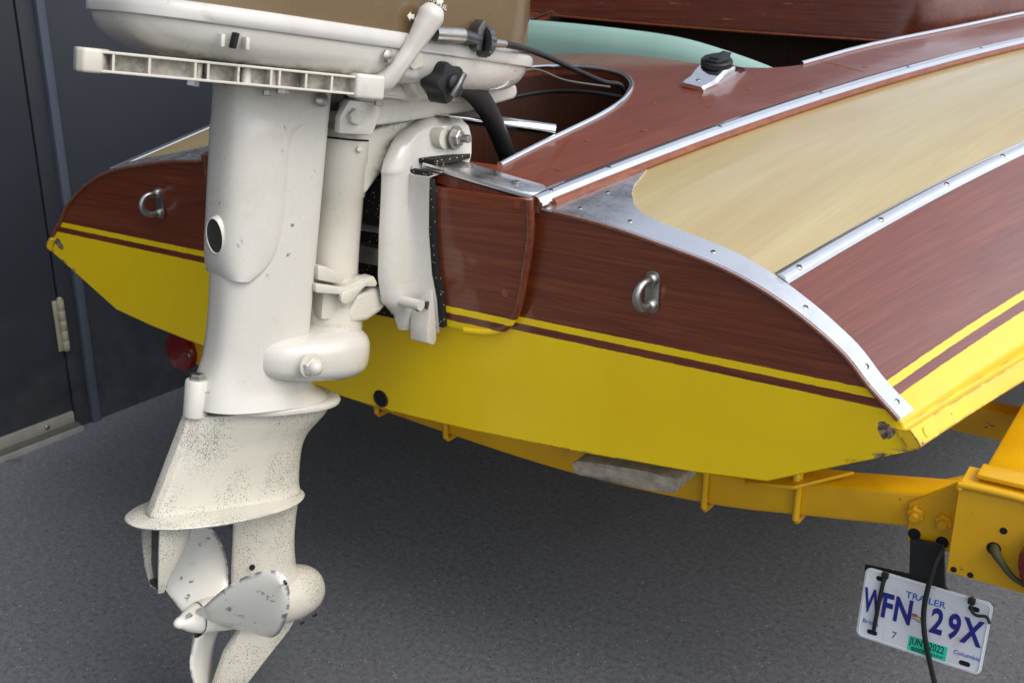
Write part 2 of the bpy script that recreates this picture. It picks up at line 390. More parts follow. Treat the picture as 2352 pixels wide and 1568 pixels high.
def prism(name, poly, fn, d0, d1, bevel=0., seg=2):
    bm = bmesh.new(); prism_bm(bm, poly, fn, d0, d1, bevel, seg); return bm_mesh(name, bm)
def box_bm(bm, c, s, bevel=0., rot=None, seg=2):
    c = Vector(c); rot = rot or Matrix.Identity(3)
    prism_bm(bm, [(-s[0]/2, -s[1]/2), (s[0]/2, -s[1]/2), (s[0]/2, s[1]/2), (-s[0]/2, s[1]/2)], lambda u, v, d: c+rot @ Vector((u, v, d)), -s[2]/2, s[2]/2, bevel, seg)
def box(name, c, s, bevel=0., rot=None, seg=2):
    bm = bmesh.new(); box_bm(bm, c, s, bevel, rot, seg); return bm_mesh(name, bm)
def frame(p, nrm, upv=(0, 0, 1)):
    z = Vector(nrm).normalized(); x = Vector(upv).cross(z)
    if x.length < 1e-4: x = z.orthogonal()
    x.normalize(); y = z.cross(x); return Matrix(((x.x, y.x, z.x), (x.y, y.y, z.y), (x.z, y.z, z.z))).to_4x4() if False else (Matrix((x, y, z)).transposed())
def screw_mesh(r=.0042, slot=False):
    bm = bmesh.new()
    V, F = lathe_vf((0, 0, -.001), (0, 0, 1), [(0, r), (.0012, r*.98), (.0022, r*.7), (.0026, .00001)], 16); join_bm(bm, V, F)
    nf = len(bm.faces)
    for a in ((0,) if slot else (0, math.pi/2)):
        box_bm(bm, (0, 0, .0015), (r*1.25, r*.26, .0008), rot=Matrix.Rotation(a, 3, 'Z'))
    bm.faces.ensure_lookup_table()
    for i, f in enumerate(bm.faces): f.material_index = 0 if i < nf else 1
    me = bm_mesh('screw', bm); me.materials.append(M_STEEL); me.materials.append(M_SLOT); return me
SCREW = screw_mesh(); SLOTSCREW = screw_mesh(.0075, True)
def screw(parent, p, nrm, me=None, sc=1., spin=None):
    o = obj('screw', me or SCREW, parent=parent)
    q = Vector(nrm).to_track_quat('Z', 'Y'); o.location = p; o.rotation_mode = 'QUATERNION'
    from mathutils import Quaternion
    o.rotation_quaternion = q @ Quaternion((0, 0, 1), random.uniform(0, 3) if spin is None else spin); o.scale = (sc,)*3; return o
def hexnut_bm(bm, p, ax, r, h, stub=0., stubr=.5):
    V, F = lathe_vf(p, ax, [(0, r), (h*.85, r), (h, r*.86)], 6); join_bm(bm, V, F)
    if stub:
        V, F = lathe_vf(Vector(p)+Vector(ax).normalized()*h, ax, [(0, r*stubr), (stub*.9, r*stubr), (stub, r*stubr*.85)], 14); join_bm(bm, V, F)
def hexnut(name, p, ax, r, h, stub=0., washer=0.):
    bm = bmesh.new()
    if washer:
        V, F = lathe_vf(p, ax, [(0, washer), (h*.2, washer), (h*.21, r*.5)], 20); join_bm(bm, V, F)
    hexnut_bm(bm, p, ax, r, h, stub); return bm_mesh(name, bm, True, 30)
def cdt_surface(name, outer, holes, fz, step, thick=0.):
    def inside(p, poly):
        c = False; n = len(poly)
        for i in range(n):
            a, b = poly[i], poly[i-1]
            if (a[1] > p[1]) != (b[1] > p[1]) and p[0] < (b[0]-a[0])*(p[1]-a[1])/(b[1]-a[1])+a[0]: c = not c
        return c
    V = [Vector(p) for p in outer]; E = [(i, (i+1) % len(outer)) for i in range(len(outer))]
    for h in holes:
        k = len(V); V += [Vector(p) for p in h]; E += [(k+i, k+(i+1) % len(h)) for i in range(len(h))]
    xs = [p[0] for p in outer]; ys = [p[1] for p in outer]
    x = min(xs)+step*.5
    while x < max(xs):
        y = min(ys)+step*.5
        while y < max(ys):
            if inside((x, y), outer) and not any(inside((x, y), h) for h in holes): V.append(Vector((x, y)))
            y += step
        x += step
    vs, es, fs, *_ = delaunay_2d_cdt(V, E, [], 0, 1e-5)
    fs = [f for f in fs if inside((sum(vs[i].x for i in f)/len(f), sum(vs[i].y for i in f)/len(f)), outer) and not any(inside((sum(vs[i].x for i in f)/len(f), sum(vs[i].y for i in f)/len(f)), h) for h in holes)]
    me = bpy.data.meshes.new(name); me.from_pydata([tuple(fz(v.x, v.y)) for v in vs], [], fs)
    bm = bmesh.new(); bm.from_mesh(me)
    bmesh.ops.delete(bm, geom=[v for v in bm.verts if not v.link_faces], context='VERTS')
    bmesh.ops.recalc_face_normals(bm, faces=bm.faces)
    if sum(f.normal.z for f in bm.faces) < 0: bmesh.ops.reverse_faces(bm, faces=bm.faces)
    if thick:
        ret = bmesh.ops.extrude_face_region(bm, geom=bm.faces[:])
        nv = [g for g in ret['geom'] if isinstance(g, bmesh.types.BMVert)]
        for v in nv: v.co.z -= thick
        bmesh.ops.recalc_face_normals(bm, faces=bm.faces)
    bm.to_mesh(me); bm.free(); shade(me, True, 40); return me
def text_mesh(body, size, mat, xs=1., extrude=0., offset=0., shear=0.):
    cu = bpy.data.curves.new('t', 'FONT'); cu.body = body; cu.size = size; cu.extrude = extrude; cu.offset = offset; cu.shear = shear
    cu.align_x = 'CENTER'; cu.align_y = 'CENTER'; cu.resolution_u = 3
    o = bpy.data.objects.new('t', cu); COL.objects.link(o)
    dg = bpy.context.evaluated_depsgraph_get(); me = bpy.data.meshes.new_from_object(o.evaluated_get(dg))
    bpy.data.objects.remove(o)
    for v in me.vertices: v.co.x *= xs
    me.materials.clear(); me.materials.append(mat); return me
# ================================================================== setting
g = 60
obj('asphalt_ground', mesh('ground', [(-g, -g, 0), (g, -g, 0), (g, g, 0), (-g, g, 0)], [(0, 1, 2, 3)]), M_ASPHALT, kind='structure')
WX = -1.222
wall = empty('building_wall', (WX, .3, 0), 'dark slate painted building wall with a door beside the boat', 'wall')
def wb(name, x0, x1, y0, y1, z0, z1, mat, parent=wall, bev=.002):
    me = box(name, ((x0+x1)/2-WX, (y0+y1)/2-.3, (z0+z1)/2), (x1-x0, y1-y0, z1-z0), bev); return obj(name, me, mat, parent)
wb('wall_panel', WX-.2, WX, .346, 9, -.02, 3.6, M_WALL)
wb('wall_panel', WX-.2, WX, -7, -.752, -.02, 3.6, M_WALL)
wb('wall_panel', WX-.2, WX, -.7515, .3455, 2.17, 3.6, M_WALL)
wb('door_frame', WX-.12, WX+.001, .2805, .322, .0, 2.169, M_DOOR)
wb('door_frame', WX-.12, WX+.001, -.7515, -.70, .0, 2.169, M_DOOR)
wb('door_frame', WX-.12, WX+.001, -.699, .2795, 2.11, 2.169, M_DOOR)
wb('frame_strip', WX-.1, WX+.012, .3225, .3455, -.01, 2.168, M_STRIP, bev=.006)
door = wb('door', WX-.05, WX-.001, -.697, .2765, .02, 2.108, M_DOOR)
dk = wb('door_sweep', WX-.004, WX+.006, -.69, .2745, .019, .047, M_SWEEP, door)
for yy in (.2, .02, -.2): screw(door, (.008, yy-.3, .033), (1, 0, 0), sc=1.4)
wb('door_sill', WX-.1, WX+.02, -.699, .2785, -.01, .0185, M_SILL)
wb('threshold_kerb', WX+.0205, WX+.03, -.75, .2805, -.01, .012, flat('pale_grout', lin(140, 140, 138), .9, .3))
bm = bmesh.new()
for k in range(5):
    z0 = .204+k*.0252
    V, F = lathe_vf((.007, .279-.3, z0), (0, 0, 1), [(0, .0078), (.0012, .0085), (.023, .0085), (.0246, .0078)], 14); join_bm(bm, V, F)
V, F = lathe_vf((.007, .279-.3, .33), (0, 0, 1), [(0, .007), (.004, .006), (.006, .003)], 12); join_bm(bm, V, F)
box_bm(bm, (.003, .268-.3, .267), (.003, .014, .125), .001)
obj('hinge', bm_mesh('hinge', bm), M_HINGE, door)
# ================================================================== boat
boat = empty('wooden_runabout', (0, 0, .43), 'varnished mahogany runabout with yellow painted bottom on a trailer', 'boat')
BO = Vector((0, 0, .43))
def bobj(name, me, mat, parent=None, **k):
    o = obj(name, me, mat, parent or boat, **k)
    if parent is None: o.matrix_parent_inverse = Matrix.Translation(-BO)
    return o
RK = .08
def ty(z): return -RK*(z-.63)
SEC = [(.305, .788, .13, .18), (.394, .779, .13, .18), (.463, .767, .135, .18), (.558, .746, .14, .18), (.631, .716, .135, .18), (.698, .673, .07, .175), (.734, .636, .03, .17), (.768, .605, .0, .165), (.776, .594, -.02, .16), (.792, .571, -.03, .16)]
def cr(t, A):
    n = len(A)-1; i = min(int(t*n), n-1); i = max(i, 0); u = t*n-i
    p0 = A[max(i-1, 0)]; p1 = A[i]; p2 = A[i+1]; p3 = A[min(i+2, n)]
    return [.5*((2*b)+(c-a)*u+(2*a-5*b+4*c-d)*u*u+(3*b-a-3*c+d)*u**3) for a, b, c, d in zip(p0, p1, p2, p3)]
def H(w, Y, off=0., sd=1):
    def raw(w, Y):
        q = cr(w, SEC); k = max(0, min(1, (q[2]-.0)/.06))
        return Vector((q[0]+q[3]*Y+.06*Y*Y*(1 if Y > 0 else 0), Y+ty(q[1]), q[1]+q[2]*Y-.02*Y*Y*k))
    p = raw(w, Y)
    if off:
        n = (raw(min(w+.01, 1), Y)-raw(max(w-.01, 0), Y)).cross(raw(w, Y+.01)-raw(w, Y-.01)).normalized()
        if n.x < 0 and n.z < 0: n = -n
        if n.z < -.2: n = -n
        p = p+n*off
    if sd < 0: p.x = -p.x
    return p
def hnorm(w, Y, sd=1): return (H(w, Y, .01, sd)-H(w, Y, 0, sd)).normalized()
YE = 2.3
def hgrid(name, w0, w1, y0, y1, nw, ny, off=0., sd=1, ease=1.):
    V = []; UV = []
    for i in range(nw+1):
        for j in range(ny+1):
            wv = w0+(w1-w0)*i/nw; Y = y0+(y1-y0)*(j/ny)**ease
            V.append(H(wv, Y, off, sd)); UV.append((Y, wv))
    F = [(i*(ny+1)+j, i*(ny+1)+j+1, (i+1)*(ny+1)+j+1, (i+1)*(ny+1)+j) for i in range(nw) for j in range(ny)]
    if sd > 0: F = [f[::-1] for f in F]
    me = bpy.data.meshes.new(name); me.from_pydata([tuple(v) for v in V], [], F)
    uvl = me.uv_layers.new(name='UVMap')
    for l in me.loops: uvl.data[l.index].uv = UV[l.vertex_index]
    shade(me, True, 35); return me
WS2 = .405
for sd in (1, -1):
    bobj('side_deck_panel', hgrid('panel', .0, WS2, .0, YE, 20, 50, 0, sd), M_BLOND, label='blond stained panel')
    bobj('hull_side', hgrid('side', WS2, 1., .0, YE, 50, 50, 0, sd), M_SIDE)
# bottom
BOT = [(0, .43, 0), (.18, .438, 0), (.362, .451, 0), (.529, .468, 0), (.623, .482, -.01), (.695, .52, -.02), (.792, .571, -.03)]
V = []; nb = len(BOT)
for j in range(31):
    Y = YE*j/30
    for x, z, k in [(-a, b, c) for a, b, c in BOT[:0:-1]]+BOT:
        sgn = 1 if x >= 0 else -1
        V.append((x+sgn*abs(x)/.792*(.16*Y+.06*Y*Y), Y+ty(z), z+k*Y))
n = 2*nb-1
F = [(j*n+i, j*n+i+1, (j+1)*n+i+1, (j+1)*n+i) for j in range(30) for i in range(n-1)]
bobj('hull_bottom', mesh('bottom', V, F, True, 25), flat('bottom_yellow', YEL, .4, .2))
# transom board
TO = [(q[0], q[1]) for q in (cr(i/40, SEC) for i in range(41))]
TB = [(.695, .52), (.623, .482), (.529, .468), (.362, .451), (.18, .438), (0, .43)]
half = [(.15, .795)]+TO+TB
# a finely worn lower edge
outl = half+[(-x, z) for x, z in half[::-1][1:]]
me = prism('transom', outl, lambda u, v, d: Vector((u, ty(v)+d, v)), -.0005, .028, .0015, 1)
bobj('transom', me, M_TRANSOM)
# edge grain of the hull plywood round the transom
for sd in (1, -1):
    path = [Vector((q[0]*sd, ty(q[1])-.0015, q[1]-.001)) for q in (cr(i/60, SEC) for i in range(2, 48))]
    bobj('ply_edge', tube('ply_edge', path, .0032, 8), M_EDGE)
# motor board with rounded corners, proud of the transom
padr = [(.299, .800), (.3, .76), (.295, .73), (.288, .70), (.28, .665), (.270, .640), (.253, .618), (.226, .606), (.185, .6015), (.12, .600), (0, .5995)]
pad = padr+[(-x, z) for x, z in padr[::-1][1:]]
bobj('motor_board', prism('motor_board', pad, lambda u, v, d: Vector((u, ty(v)+d, v)), -.016, -.0006, .0025, 2), M_TRANSOM)
for sd in (1, -1):
    path = smooth_path([Vector((x*sd, ty(z)-.013, z)) for x, z in padr[:-2]], 5)
    bobj('edge_bead', tube('bead', path, .0056, 10), M_TRANSOM)
for p in [(1195,468), (1158,675), (1010, 690)]:
    q = at(*p, Y=-.022); q.y = ty(q.z)-.0165
    bobj('wood_plug', lathe('plug', q, (0, -1, 0), [(0, .0055), (.0006, .0055), (.0007, .0001)], 14), M_PLUG)
# deck
def s1(Y): return .305+.18*Y+.06*Y*Y, .797+.13*Y-.02*Y*Y
def deckz(X, Y):
    xs, zs = s1(Y); return zs+.03*(1-(X/xs)**2)
OV = .016
outer_r = [(0, -.02), (.15, -.02), (.296, -.02)]+[(s1(Y)[0]+OV-.004, Y) for Y in [-.006]+[i*.1 for i in range(1, 21)]]
inner_r = [(.69, 2.0), (.60, 1.72), (.566, 1.63), (.488, 1.345), (.395, 1.047), (.352, .86), (.335, .80), (.29, .748), (.225, .725), (.177, .723), (.08, .738), (0, .748)]
inner_r = [inner_r[0]]+[(p.x, p.y) for p in smooth_path([Vector((x, y, 0)) for x, y in inner_r[1:]], 3)]
rp = outer_r+inner_r
inner_l = [(.70, 2.0), (.66, 1.72), (.58, 1.4), (.52, 1.1), (.485, .95), (.45, .86), (.38, .80), (.29, .748), (.225, .725), (.177, .723), (.08, .738), (0, .748)]
inner_l = [inner_l[0]]+[(p.x, p.y) for p in smooth_path([Vector((x, y, 0)) for x, y in inner_l[1:]], 3)]
lp_ = outer_r+inner_l
op = rp+[(-x, y) for x, y in lp_[::-1][1:-1]]
WELL = [(.202, .052), (.202, .14), (.203, .223), (.203, .32), (.191, .415), (.159, .505), (.113, .567), (.06, .598), (0, .606)]
wr = [(p.x, p.y) for p in smooth_path([Vector((x, y, 0)) for x, y in WELL], 4)]
well = wr+[(-x, y) for x, y in wr[::-1][1:]]
bobj('deck', cdt_surface('deck', op, [well], lambda x, y: (x, y, deckz(x, y)), .05, .014), M_DECK)
# covering board edge just outboard of the moulding
for sd in (1, -1):
    path = [Vector(((s1(Y)[0]+OV-.003)*sd, Y, s1(Y)[1]-.0045)) for Y in [i*.1 for i in range(0, 21)]]
    bobj('covering_edge', tube('covering_edge', path, .0062, 8), M_EDGE)
# well lining, floor and cockpit lining
bm = bmesh.new()
V, F = rings([[Vector((x, y, deckz(x, y)-.013)) for x, y in well], [Vector((x*1.02, y*1.0, .56)) for x, y in well]], True, False); join_bm(bm, V, F)
bobj('well_lining', bm_mesh('well_lining', bm), M_INNER)
bobj('well_floor', box('well_floor', (0, .39, .55), (.6, .68, .012)), M_INNER)
tr = smooth_path([Vector((x, y, deckz(x, y)+.001)) for x, y in [(.202, .05)]+WELL[1:]], 6)
tr = tr+[Vector((-p.x, p.y, p.z)) for p in tr[::-1][1:]]
bobj('well_trim', tube('well_trim', tr, .0045, 10), M_CHROME)
bobj('cockpit_floor', box('cockpit_floor', (0, 1.6, .52), (1.5, 1.7, .012)), M_INNER)
bobj('bulkhead', box('bulkhead', (0, .79, .69), (1.34, .012, .33)), M_INNER)
for sd in (1, -1):
    V = []
    ip = [(x, y) for x, y in (inner_r if sd > 0 else inner_l) if x > .34][::-1]
    for x, y in ip: V += [(x*sd, y, deckz(x, y)-.013), (x*sd*1.04, y, .52)]
    F = [(2*i, 2*i+1, 2*i+3, 2*i+2) for i in range(len(ip)-1)]
    bobj('cockpit_lining', mesh('cockpit_lining', V, F), M_INNER)
    bobj('coaming_trim', tube('coaming_trim', [Vector((x*sd, y, deckz(x, y)+.002)) for x, y in ip], .0042, 8), M_CHROME)
# seat back
arc = [(0, .955), (.1, .945), (.18, .928), (.25, .908), (.31, .886), (.34, .87)]
arc = [(-.60, .90), (-.55, .94), (-.47, .96), (-.3, .967), (-.15, .964)]+arc
arc = [(p.x, p.z) for p in smooth_path([Vector((x, 0, z)) for x, z in arc], 4)]
secs = []
for x, z in arc:
    yb = .772+.02*(abs(x)/.34)**2 + (.03 if x < -.34 else 0)*min(1, (-x-.34)/.1 if x < -.34 else 0)
    zb = .80; h = z-zb
    secs.append([(x, yb+.004, zb), (x, yb+.002, zb+h*.55), (x, yb+.004, zb+h*.78), (x, yb+.016, zb+h*.95), (x, yb+.034, z), (x, yb+.058, zb+h*.96), (x, yb+.07, zb+h*.75), (x, yb+.07, zb)])
bobj('seat_back', mesh('seat_back', *rings(secs), True, 50), M_SEAT)
# dash board far forward
dzb = lambda x: .918-.033*x+.018*x*x
xs_ = [-.80+1.42*i/34 for i in range(35)]
dyy = lambda x: 1.45+.03*(x+.1)**2+(6*(x-.35)**2 if x > .35 else 0)
secs = [[(x, dyy(x), dzb(x)), (x, dyy(x)-.004, dzb(x)+.006), (x, dyy(x)+.012, 1.03), (x, dyy(x)+.026, 1.04), (x, dyy(x)+.026, dzb(x))] for x in xs_]
bobj('dash_board', mesh('dash', *rings(secs), True, 40), M_DASH)
bobj('dash_lip', tube('dash_lip', [Vector((x, dyy(x)-.002, dzb(x)+.001)) for x in xs_], .0035, 8), M_EDGE)
bobj('dash_bulkhead', box('dash_bulkhead', (-.05, 1.62, .73), (1.34, .012, .41)), M_INNER)
bobj('foredeck', mesh('foredeck', *rings([[(x, dyy(x)+.025, 1.036), (x, dyy(x)+.025, 1.03), (x*1.02, 2.3, 1.05), (x*1.02, 2.3, 1.062)] for x in xs_]), True), M_DECK)
# metal mouldings
def moulding(name, pts, nrms, hw, h, sd=1):
    secs = []; m = len(pts)
    for i in range(m):
        t = (pts[min(i+1, m-1)]-pts[max(i-1, 0)]).normalized(); nn = nrms[i]; nn = (nn-t*nn.dot(t)).normalized(); b = t.cross(nn)
        prof = [(-1, -.2), (-1, .25), (-.86, .42), (-.62, .5), (-.52, .78), (-.28, 1), (.28, 1), (.52, .78), (.62, .5), (.86, .42), (1, .25), (1, -.2)]
        secs.append([pts[i]+b*(u*hw)+nn*(v*h) for u, v in prof])
    return mesh(name, *rings(secs), True, 50)
for sd in (1, -1):
    Ys = [-.018+i*.06 for i in range(36)]
    pts = []; nr = []
    for Y in Ys:
        x, z = s1(Y); pts.append(Vector((x*sd, Y, z+.002))); nr.append(Vector((.32*sd, -.1, 1)).normalized())
    mo = bobj('deck_moulding', moulding('deck_moulding', pts, nr, .0135, .0065), M_CHROME)
    if sd > 0:
        for Y in (.01, .123, .368, .628, .883, 1.121, 1.4):
            x, z = s1(Y); screw(mo, Vector((x, Y, z+.002))+Vector((.32, -.1, 1)).normalized()*.0055, (.32, -.1, 1), sc=1.05)
    Ys = [.034+i*.06 for i in range(32)]
    pts = [H(WS2+.004*min(1, Y), Y, .0, sd) for Y in Ys]; nr = [hnorm(WS2, Y, sd) for Y in Ys]
    mo = bobj('side_moulding', moulding('side_moulding', pts, nr, .0105, .0070), M_CHROME)
    if sd > 0:
        for Y in (.066, .256, .429, .592): screw(mo, H(WS2+.003, Y, .0068), hnorm(WS2, Y), sc=1.05)
    # stern trim plate
    tw = [(.0, .225), (.007, .207), (.029, .169), (.048, .129), (.07, .098), (.098, .071), (.137, .052), (.197, .045), (.26, .042), (.314, .039), (.379, .034), (.453, .030), (.516, .029), (.586, .029), (.685, .030), (.79, .033)]
    V = []; k = len(tw); st = 6
    fine = []
    for i in range(k-1):
        for j in range(4): t = j/4; fine.append((tw[i][0]*(1-t)+tw[i+1][0]*t, tw[i][1]*(1-t)+tw[i+1][1]*t))
    fine.append(tw[-1])
    for off in (.0022, -.001):
        for wv, yw in fine:
            for j in range(st+1): V.append(H(wv+.012*(1-min(1, wv/.2)), -.004+(yw+.004)*j/st, off, sd))
    n1 = len(fine); F = []
    for i in range(n1-1):
        for j in range(st):
            a = i*(st+1)+j; F.append((a, a+1, a+st+2, a+st+1)); b = a+n1*(st+1); F.append((b, b+st+1, b+st+2, b+1))
        for j in (0, st):
            a = i*(st+1)+j; b = a+n1*(st+1); F.append((a, a+st+1, b+st+1, b))
    for i in (0, n1-1):
        for j in range(st):
            a = i*(st+1)+j; b = a+n1*(st+1); F.append((a, a+1, b+1, b))
    tp = bobj('stern_trim_plate', mesh('stern_trim', V, F, True, 35), M_ALUM)
    for wv, Y in ((.06, .02), (.05, .085), (.15, .022), (.3, .02), (.47, .015), (.62, .016), (.3, .02)) if sd > 0 else ((.1, .03), (.3, .02)):
        screw(tp, H(wv, Y, .002, sd), hnorm(wv, Y, sd), sc=.9)
    screw(tp, H(.735, .018, .002, sd), hnorm(.735, .018, sd), sc=.9)
    # chine rail
    Ys = [-.003+i*.08 for i in range(28)]
    secs = []
    for Y in Ys:
        a = H(.9, Y, .001, sd); b = H(.905, Y, .007, sd); c = H(.985, Y, .008, sd); d = H(1., Y, .002, sd)
        secs.append([a, b, (b+c)/2+Vector((.0008*sd, 0, 0)), c, d, d-Vector((.01*sd, 0, .003)), a-Vector((.012*sd, 0, 0))])
    V, F = rings(secs); me = mesh('chine_rail', V, F, True, 50)
    bobj('chine_rail', me, bpy.data.materials.get('chine_paint') or motorpaint('chine_paint', lin(236, 198, 18), lin(220, 172, 10), .35, .66, 0, .25, metalc=lin(120, 92, 70), edge=.006))
    if sd > 0: bobj('wood_plug', lathe('plug', H(.945, .022, .0085), hnorm(.945, .02), [(0, .006), (.0006, .006), (.0007, .0001)], 14), bpy.data.materials['chine_paint'])
# cap plate on the motor board, both sides
for sd in (1, -1):
    c0 = [(.128, -.026), (.285, -.026), (.297, -.02), (.302, -.008), (.298, .018), (.288, .026), (.128, .03)]
    cp = bobj('cap_plate', prism('cap', [(x*sd, y) for x, y in c0], lambda u, v, d: Vector((u, v, deckz(u, 0)+d)), .0004, .0085, .0025, 2), M_ALUM)
    if sd > 0: screw(cp, (.262, .0, deckz(.262, 0)+.0086), (.05, 0, 1), SLOTSCREW, .9)
for X, Y in [(.27, .09), (.245, .21), (.29, .30), (.24, .43), (.315, .47), (.225, .60), (.33, .60), (.12, .67), (.0, .69), (.30, .70), (-.14, .70), (.395, .86), (.44, .87)]:
    bobj('wood_plug', lathe('plug', (X, Y, deckz(X, Y)-.0003), (.1, -.1, 1), [(0, .0055), (.0007, .0055), (.0008, .0001)], 14), M_PLUG)
a = Vector((.352, .865, 0)); b = Vector((.452, .865-.035, 0)); pts = [a.lerp(b, i/6) for i in range(7)]
bobj('deck_seam', tube('seam', [Vector((p.x, p.y, deckz(p.x, p.y)-.0006)) for p in pts], .0012, 6), M_EDGE)
# lifting rings
def ring(X, Z):
    y0 = ty(Z)-.0005
    r = bobj('lifting_ring', tube('ring', [Vector((X, y0-.004, Z+.0165))]+[Vector((X-.004*math.sin(t), y0-.017-.0185*math.sin(t), Z+.0165*math.cos(t))) for t in [math.pi*i/14 for i in range(15)]]+[Vector((X, y0-.004, Z-.0165))], .0053, 12), M_STEEL)
    pl = [(.0095*math.cos(t)+0, .0175*(1 if math.sin(t) > 0 else -1)+.0095*math.sin(t)) for t in [math.pi*(i+.5)/12 for i in range(24)]]
    o = obj('base_plate', prism('plate', pl, lambda u, v, d: Vector((X+u, y0+d, Z+v)), -.003, -.0002, .0008), M_STEEL, r)
    for s in (1, -1): obj('collar', lathe('collar', (X, y0-.003, Z+s*.0165), (0, -1, 0), [(0, .0088), (.004, .0085), (.0065, .0065), (.008, .0055)], 16), M_STEEL, r)
ring(.466, .702); ring(-.442, .704)
# drain
bm = bmesh.new(); V, F = lathe_vf((.004, ty(.447)-.0004, .449), (0, -1, 0), [(0, .0145), (.0025, .0138), (.003, .012), (.0005, .0108), (0.0006, .0108)], 22); join_bm(bm, V, F)
dr = bobj('drain_fitting', bm_mesh('drain', bm), flat('brown_brass', lin(70, 44, 30), .5, .5))
obj('drain_bore', lathe('bore', (.004, ty(.447)-.0022, .449), (0, -1, 0), [(0, .0112), (.0006, .0112), (.0007, .0001)], 18), M_DARK, dr)
# stern light socket
sx, sy = .258, .622
sz = deckz(sx, sy); U3 = Vector((.16, -.11, 1)).normalized(); D3 = Vector((.05, 1, .11)).normalized(); D3 = (D3-U3*D3.dot(U3)).normalized(); R3 = D3.cross(U3)
S0 = Vector((sx, sy, sz))
def sl3(u, v, d): return S0+R3*u*1.2+D3*v*1.42+U3*d*1.15
secs = []
for v, hw, h in [(-.058, .0175, .006), (-.054, .019, .0085), (-.036, .0205, .0105), (-.026, .022, .016), (-.015, .0225, .021), (0, .023, .0225), (.015, .0225, .021), (.026, .021, .015), (.036, .0185, .0105), (.055, .0165, .0085), (.059, .015, .006)]:
    secs.append([sl3(-hw, v, 0), sl3(-hw, v, h*.55), sl3(-hw*.82, v, h), sl3(hw*.82, v, h), sl3(hw, v, h*.55), sl3(hw, v, 0)])
lb = bobj('light_socket', mesh('socket', *rings(secs), True, 32), M_MIRROR)
screw(lb, sl3(0, -.045, .0095), U3, sc=1.1); screw(lb, sl3(0, .047, .0093), U3, sc=1.1)
capc = sl3(0, -.002, .022)
cU = (U3+D3*-.12).normalized()
cap = obj('rubber_cap', lathe('cap', capc, cU, [(0, .0245), (.001, .027), (.009, .027), (.0105, .0255), (.0115, .025), (.0118, .0001)], 28), M_BLACK, lb)
bm = bmesh.new()
prism_bm(bm, [(-.013, -.012), (-.009, -.0185), (.009, -.0185), (.013, -.012), (.0165, .002), (.012, .013), (.007, .02), (.007, .03), (-.007, .03), (-.007, .02), (-.012, .013), (-.0165, .002)], lambda u, v, d: capc+R3*u*1.2+(D3+U3*.1)*v*1.2+cU*d, .0112, .0145, .001)
for k in range(4): box_bm(bm, capc+(D3)*(-.016+k*.0028)+cU*.0147, (.016, .001, .0012), rot=Matrix((R3, D3, cU)).transposed())
V, F = tube_vf([capc+D3*.03+cU*.010+R3*s for s in (-.007, .007)], .0055, 12); join_bm(bm, V, F)
obj('cap_tab', bm_mesh('captab', bm), M_BLACK, cap)
tm = text_mesh('PERKO', .0075, flat('cap_lettering', lin(48, 50, 55), .4), 1., .0004)
o = obj('lettering', tm, None, cap); o.matrix_local = Matrix.Translation(capc+D3*.004+cU*.0147) @ Matrix((R3, D3, cU)).transposed().to_4x4()
# ================================================================== outboard motor
motor = empty('outboard_motor', MO, 'white vintage outboard motor with bronze cowl, chipped propeller and speckled lower unit', 'outboard motor')
MM = Matrix((MS, MF, MU)).transposed()
motor.rotation_euler = MM.to_euler()
def mobj(name, me, mat, parent=None, **k): return obj(name, me, mat, parent or motor, **k)
def sup(a0, a1, hw, b, p=2.6, tap=0., n=40, pb=None, sc=0., dbf=0.):   # pb: exponent of the forward half
    c = (a0+a1)/2; L = (a1-a0)/2; out = []
    for i in range(n):
        t = 2*math.pi*i/n; ct, stt = math.cos(t), math.sin(t); q = (pb or p) if ct > 0 else p
        a = c+L*math.copysign(abs(ct)**(2/q), ct); u = (a-a0)/(a1-a0)
        s = hw*math.copysign(abs(stt)**(2/q), stt)*(1-tap*(1-u)**1.3)
        out.append(Vector((s+sc, a, b+dbf*u)))
    return out
def interp(keys, n):
    out = []; P = smooth_path([Vector(k[:3]) for k in keys], n); Q = smooth_path([Vector((k[3], k[4] if len(k) > 4 else 0, 0)) for k in keys], n)
    return [(p.x, p.y, p.z, q.x, q.y) for p, q in zip(P, Q)]
# leg: (b, a0, a1, hw)
leg = [(.178, -.200, -.070, .050), (.13, -.200, -.071, .049), (.05, -.198, -.072, .048), (-.03, -.195, -.073, .047), (-.10, -.193, -.074, .046), (-.155, -.196, -.074, .046), (-.185, -.203, -.068, .047), (-.205, -.21, -.052, .05), (-.220, -.213, -.032, .055), (-.228, -.214, -.022, .058)]
secs = [sup(a0, a1, hw, b, 3.0, .12, 56, 9 if b > -.17 else 9-6.6*min(1, (-.17-b)/.04)) for b, a0, a1, hw, _ in interp(leg, 4)]
mobj('leg_housing', mesh('leg', *rings(secs), True, 50), M_WHITE)
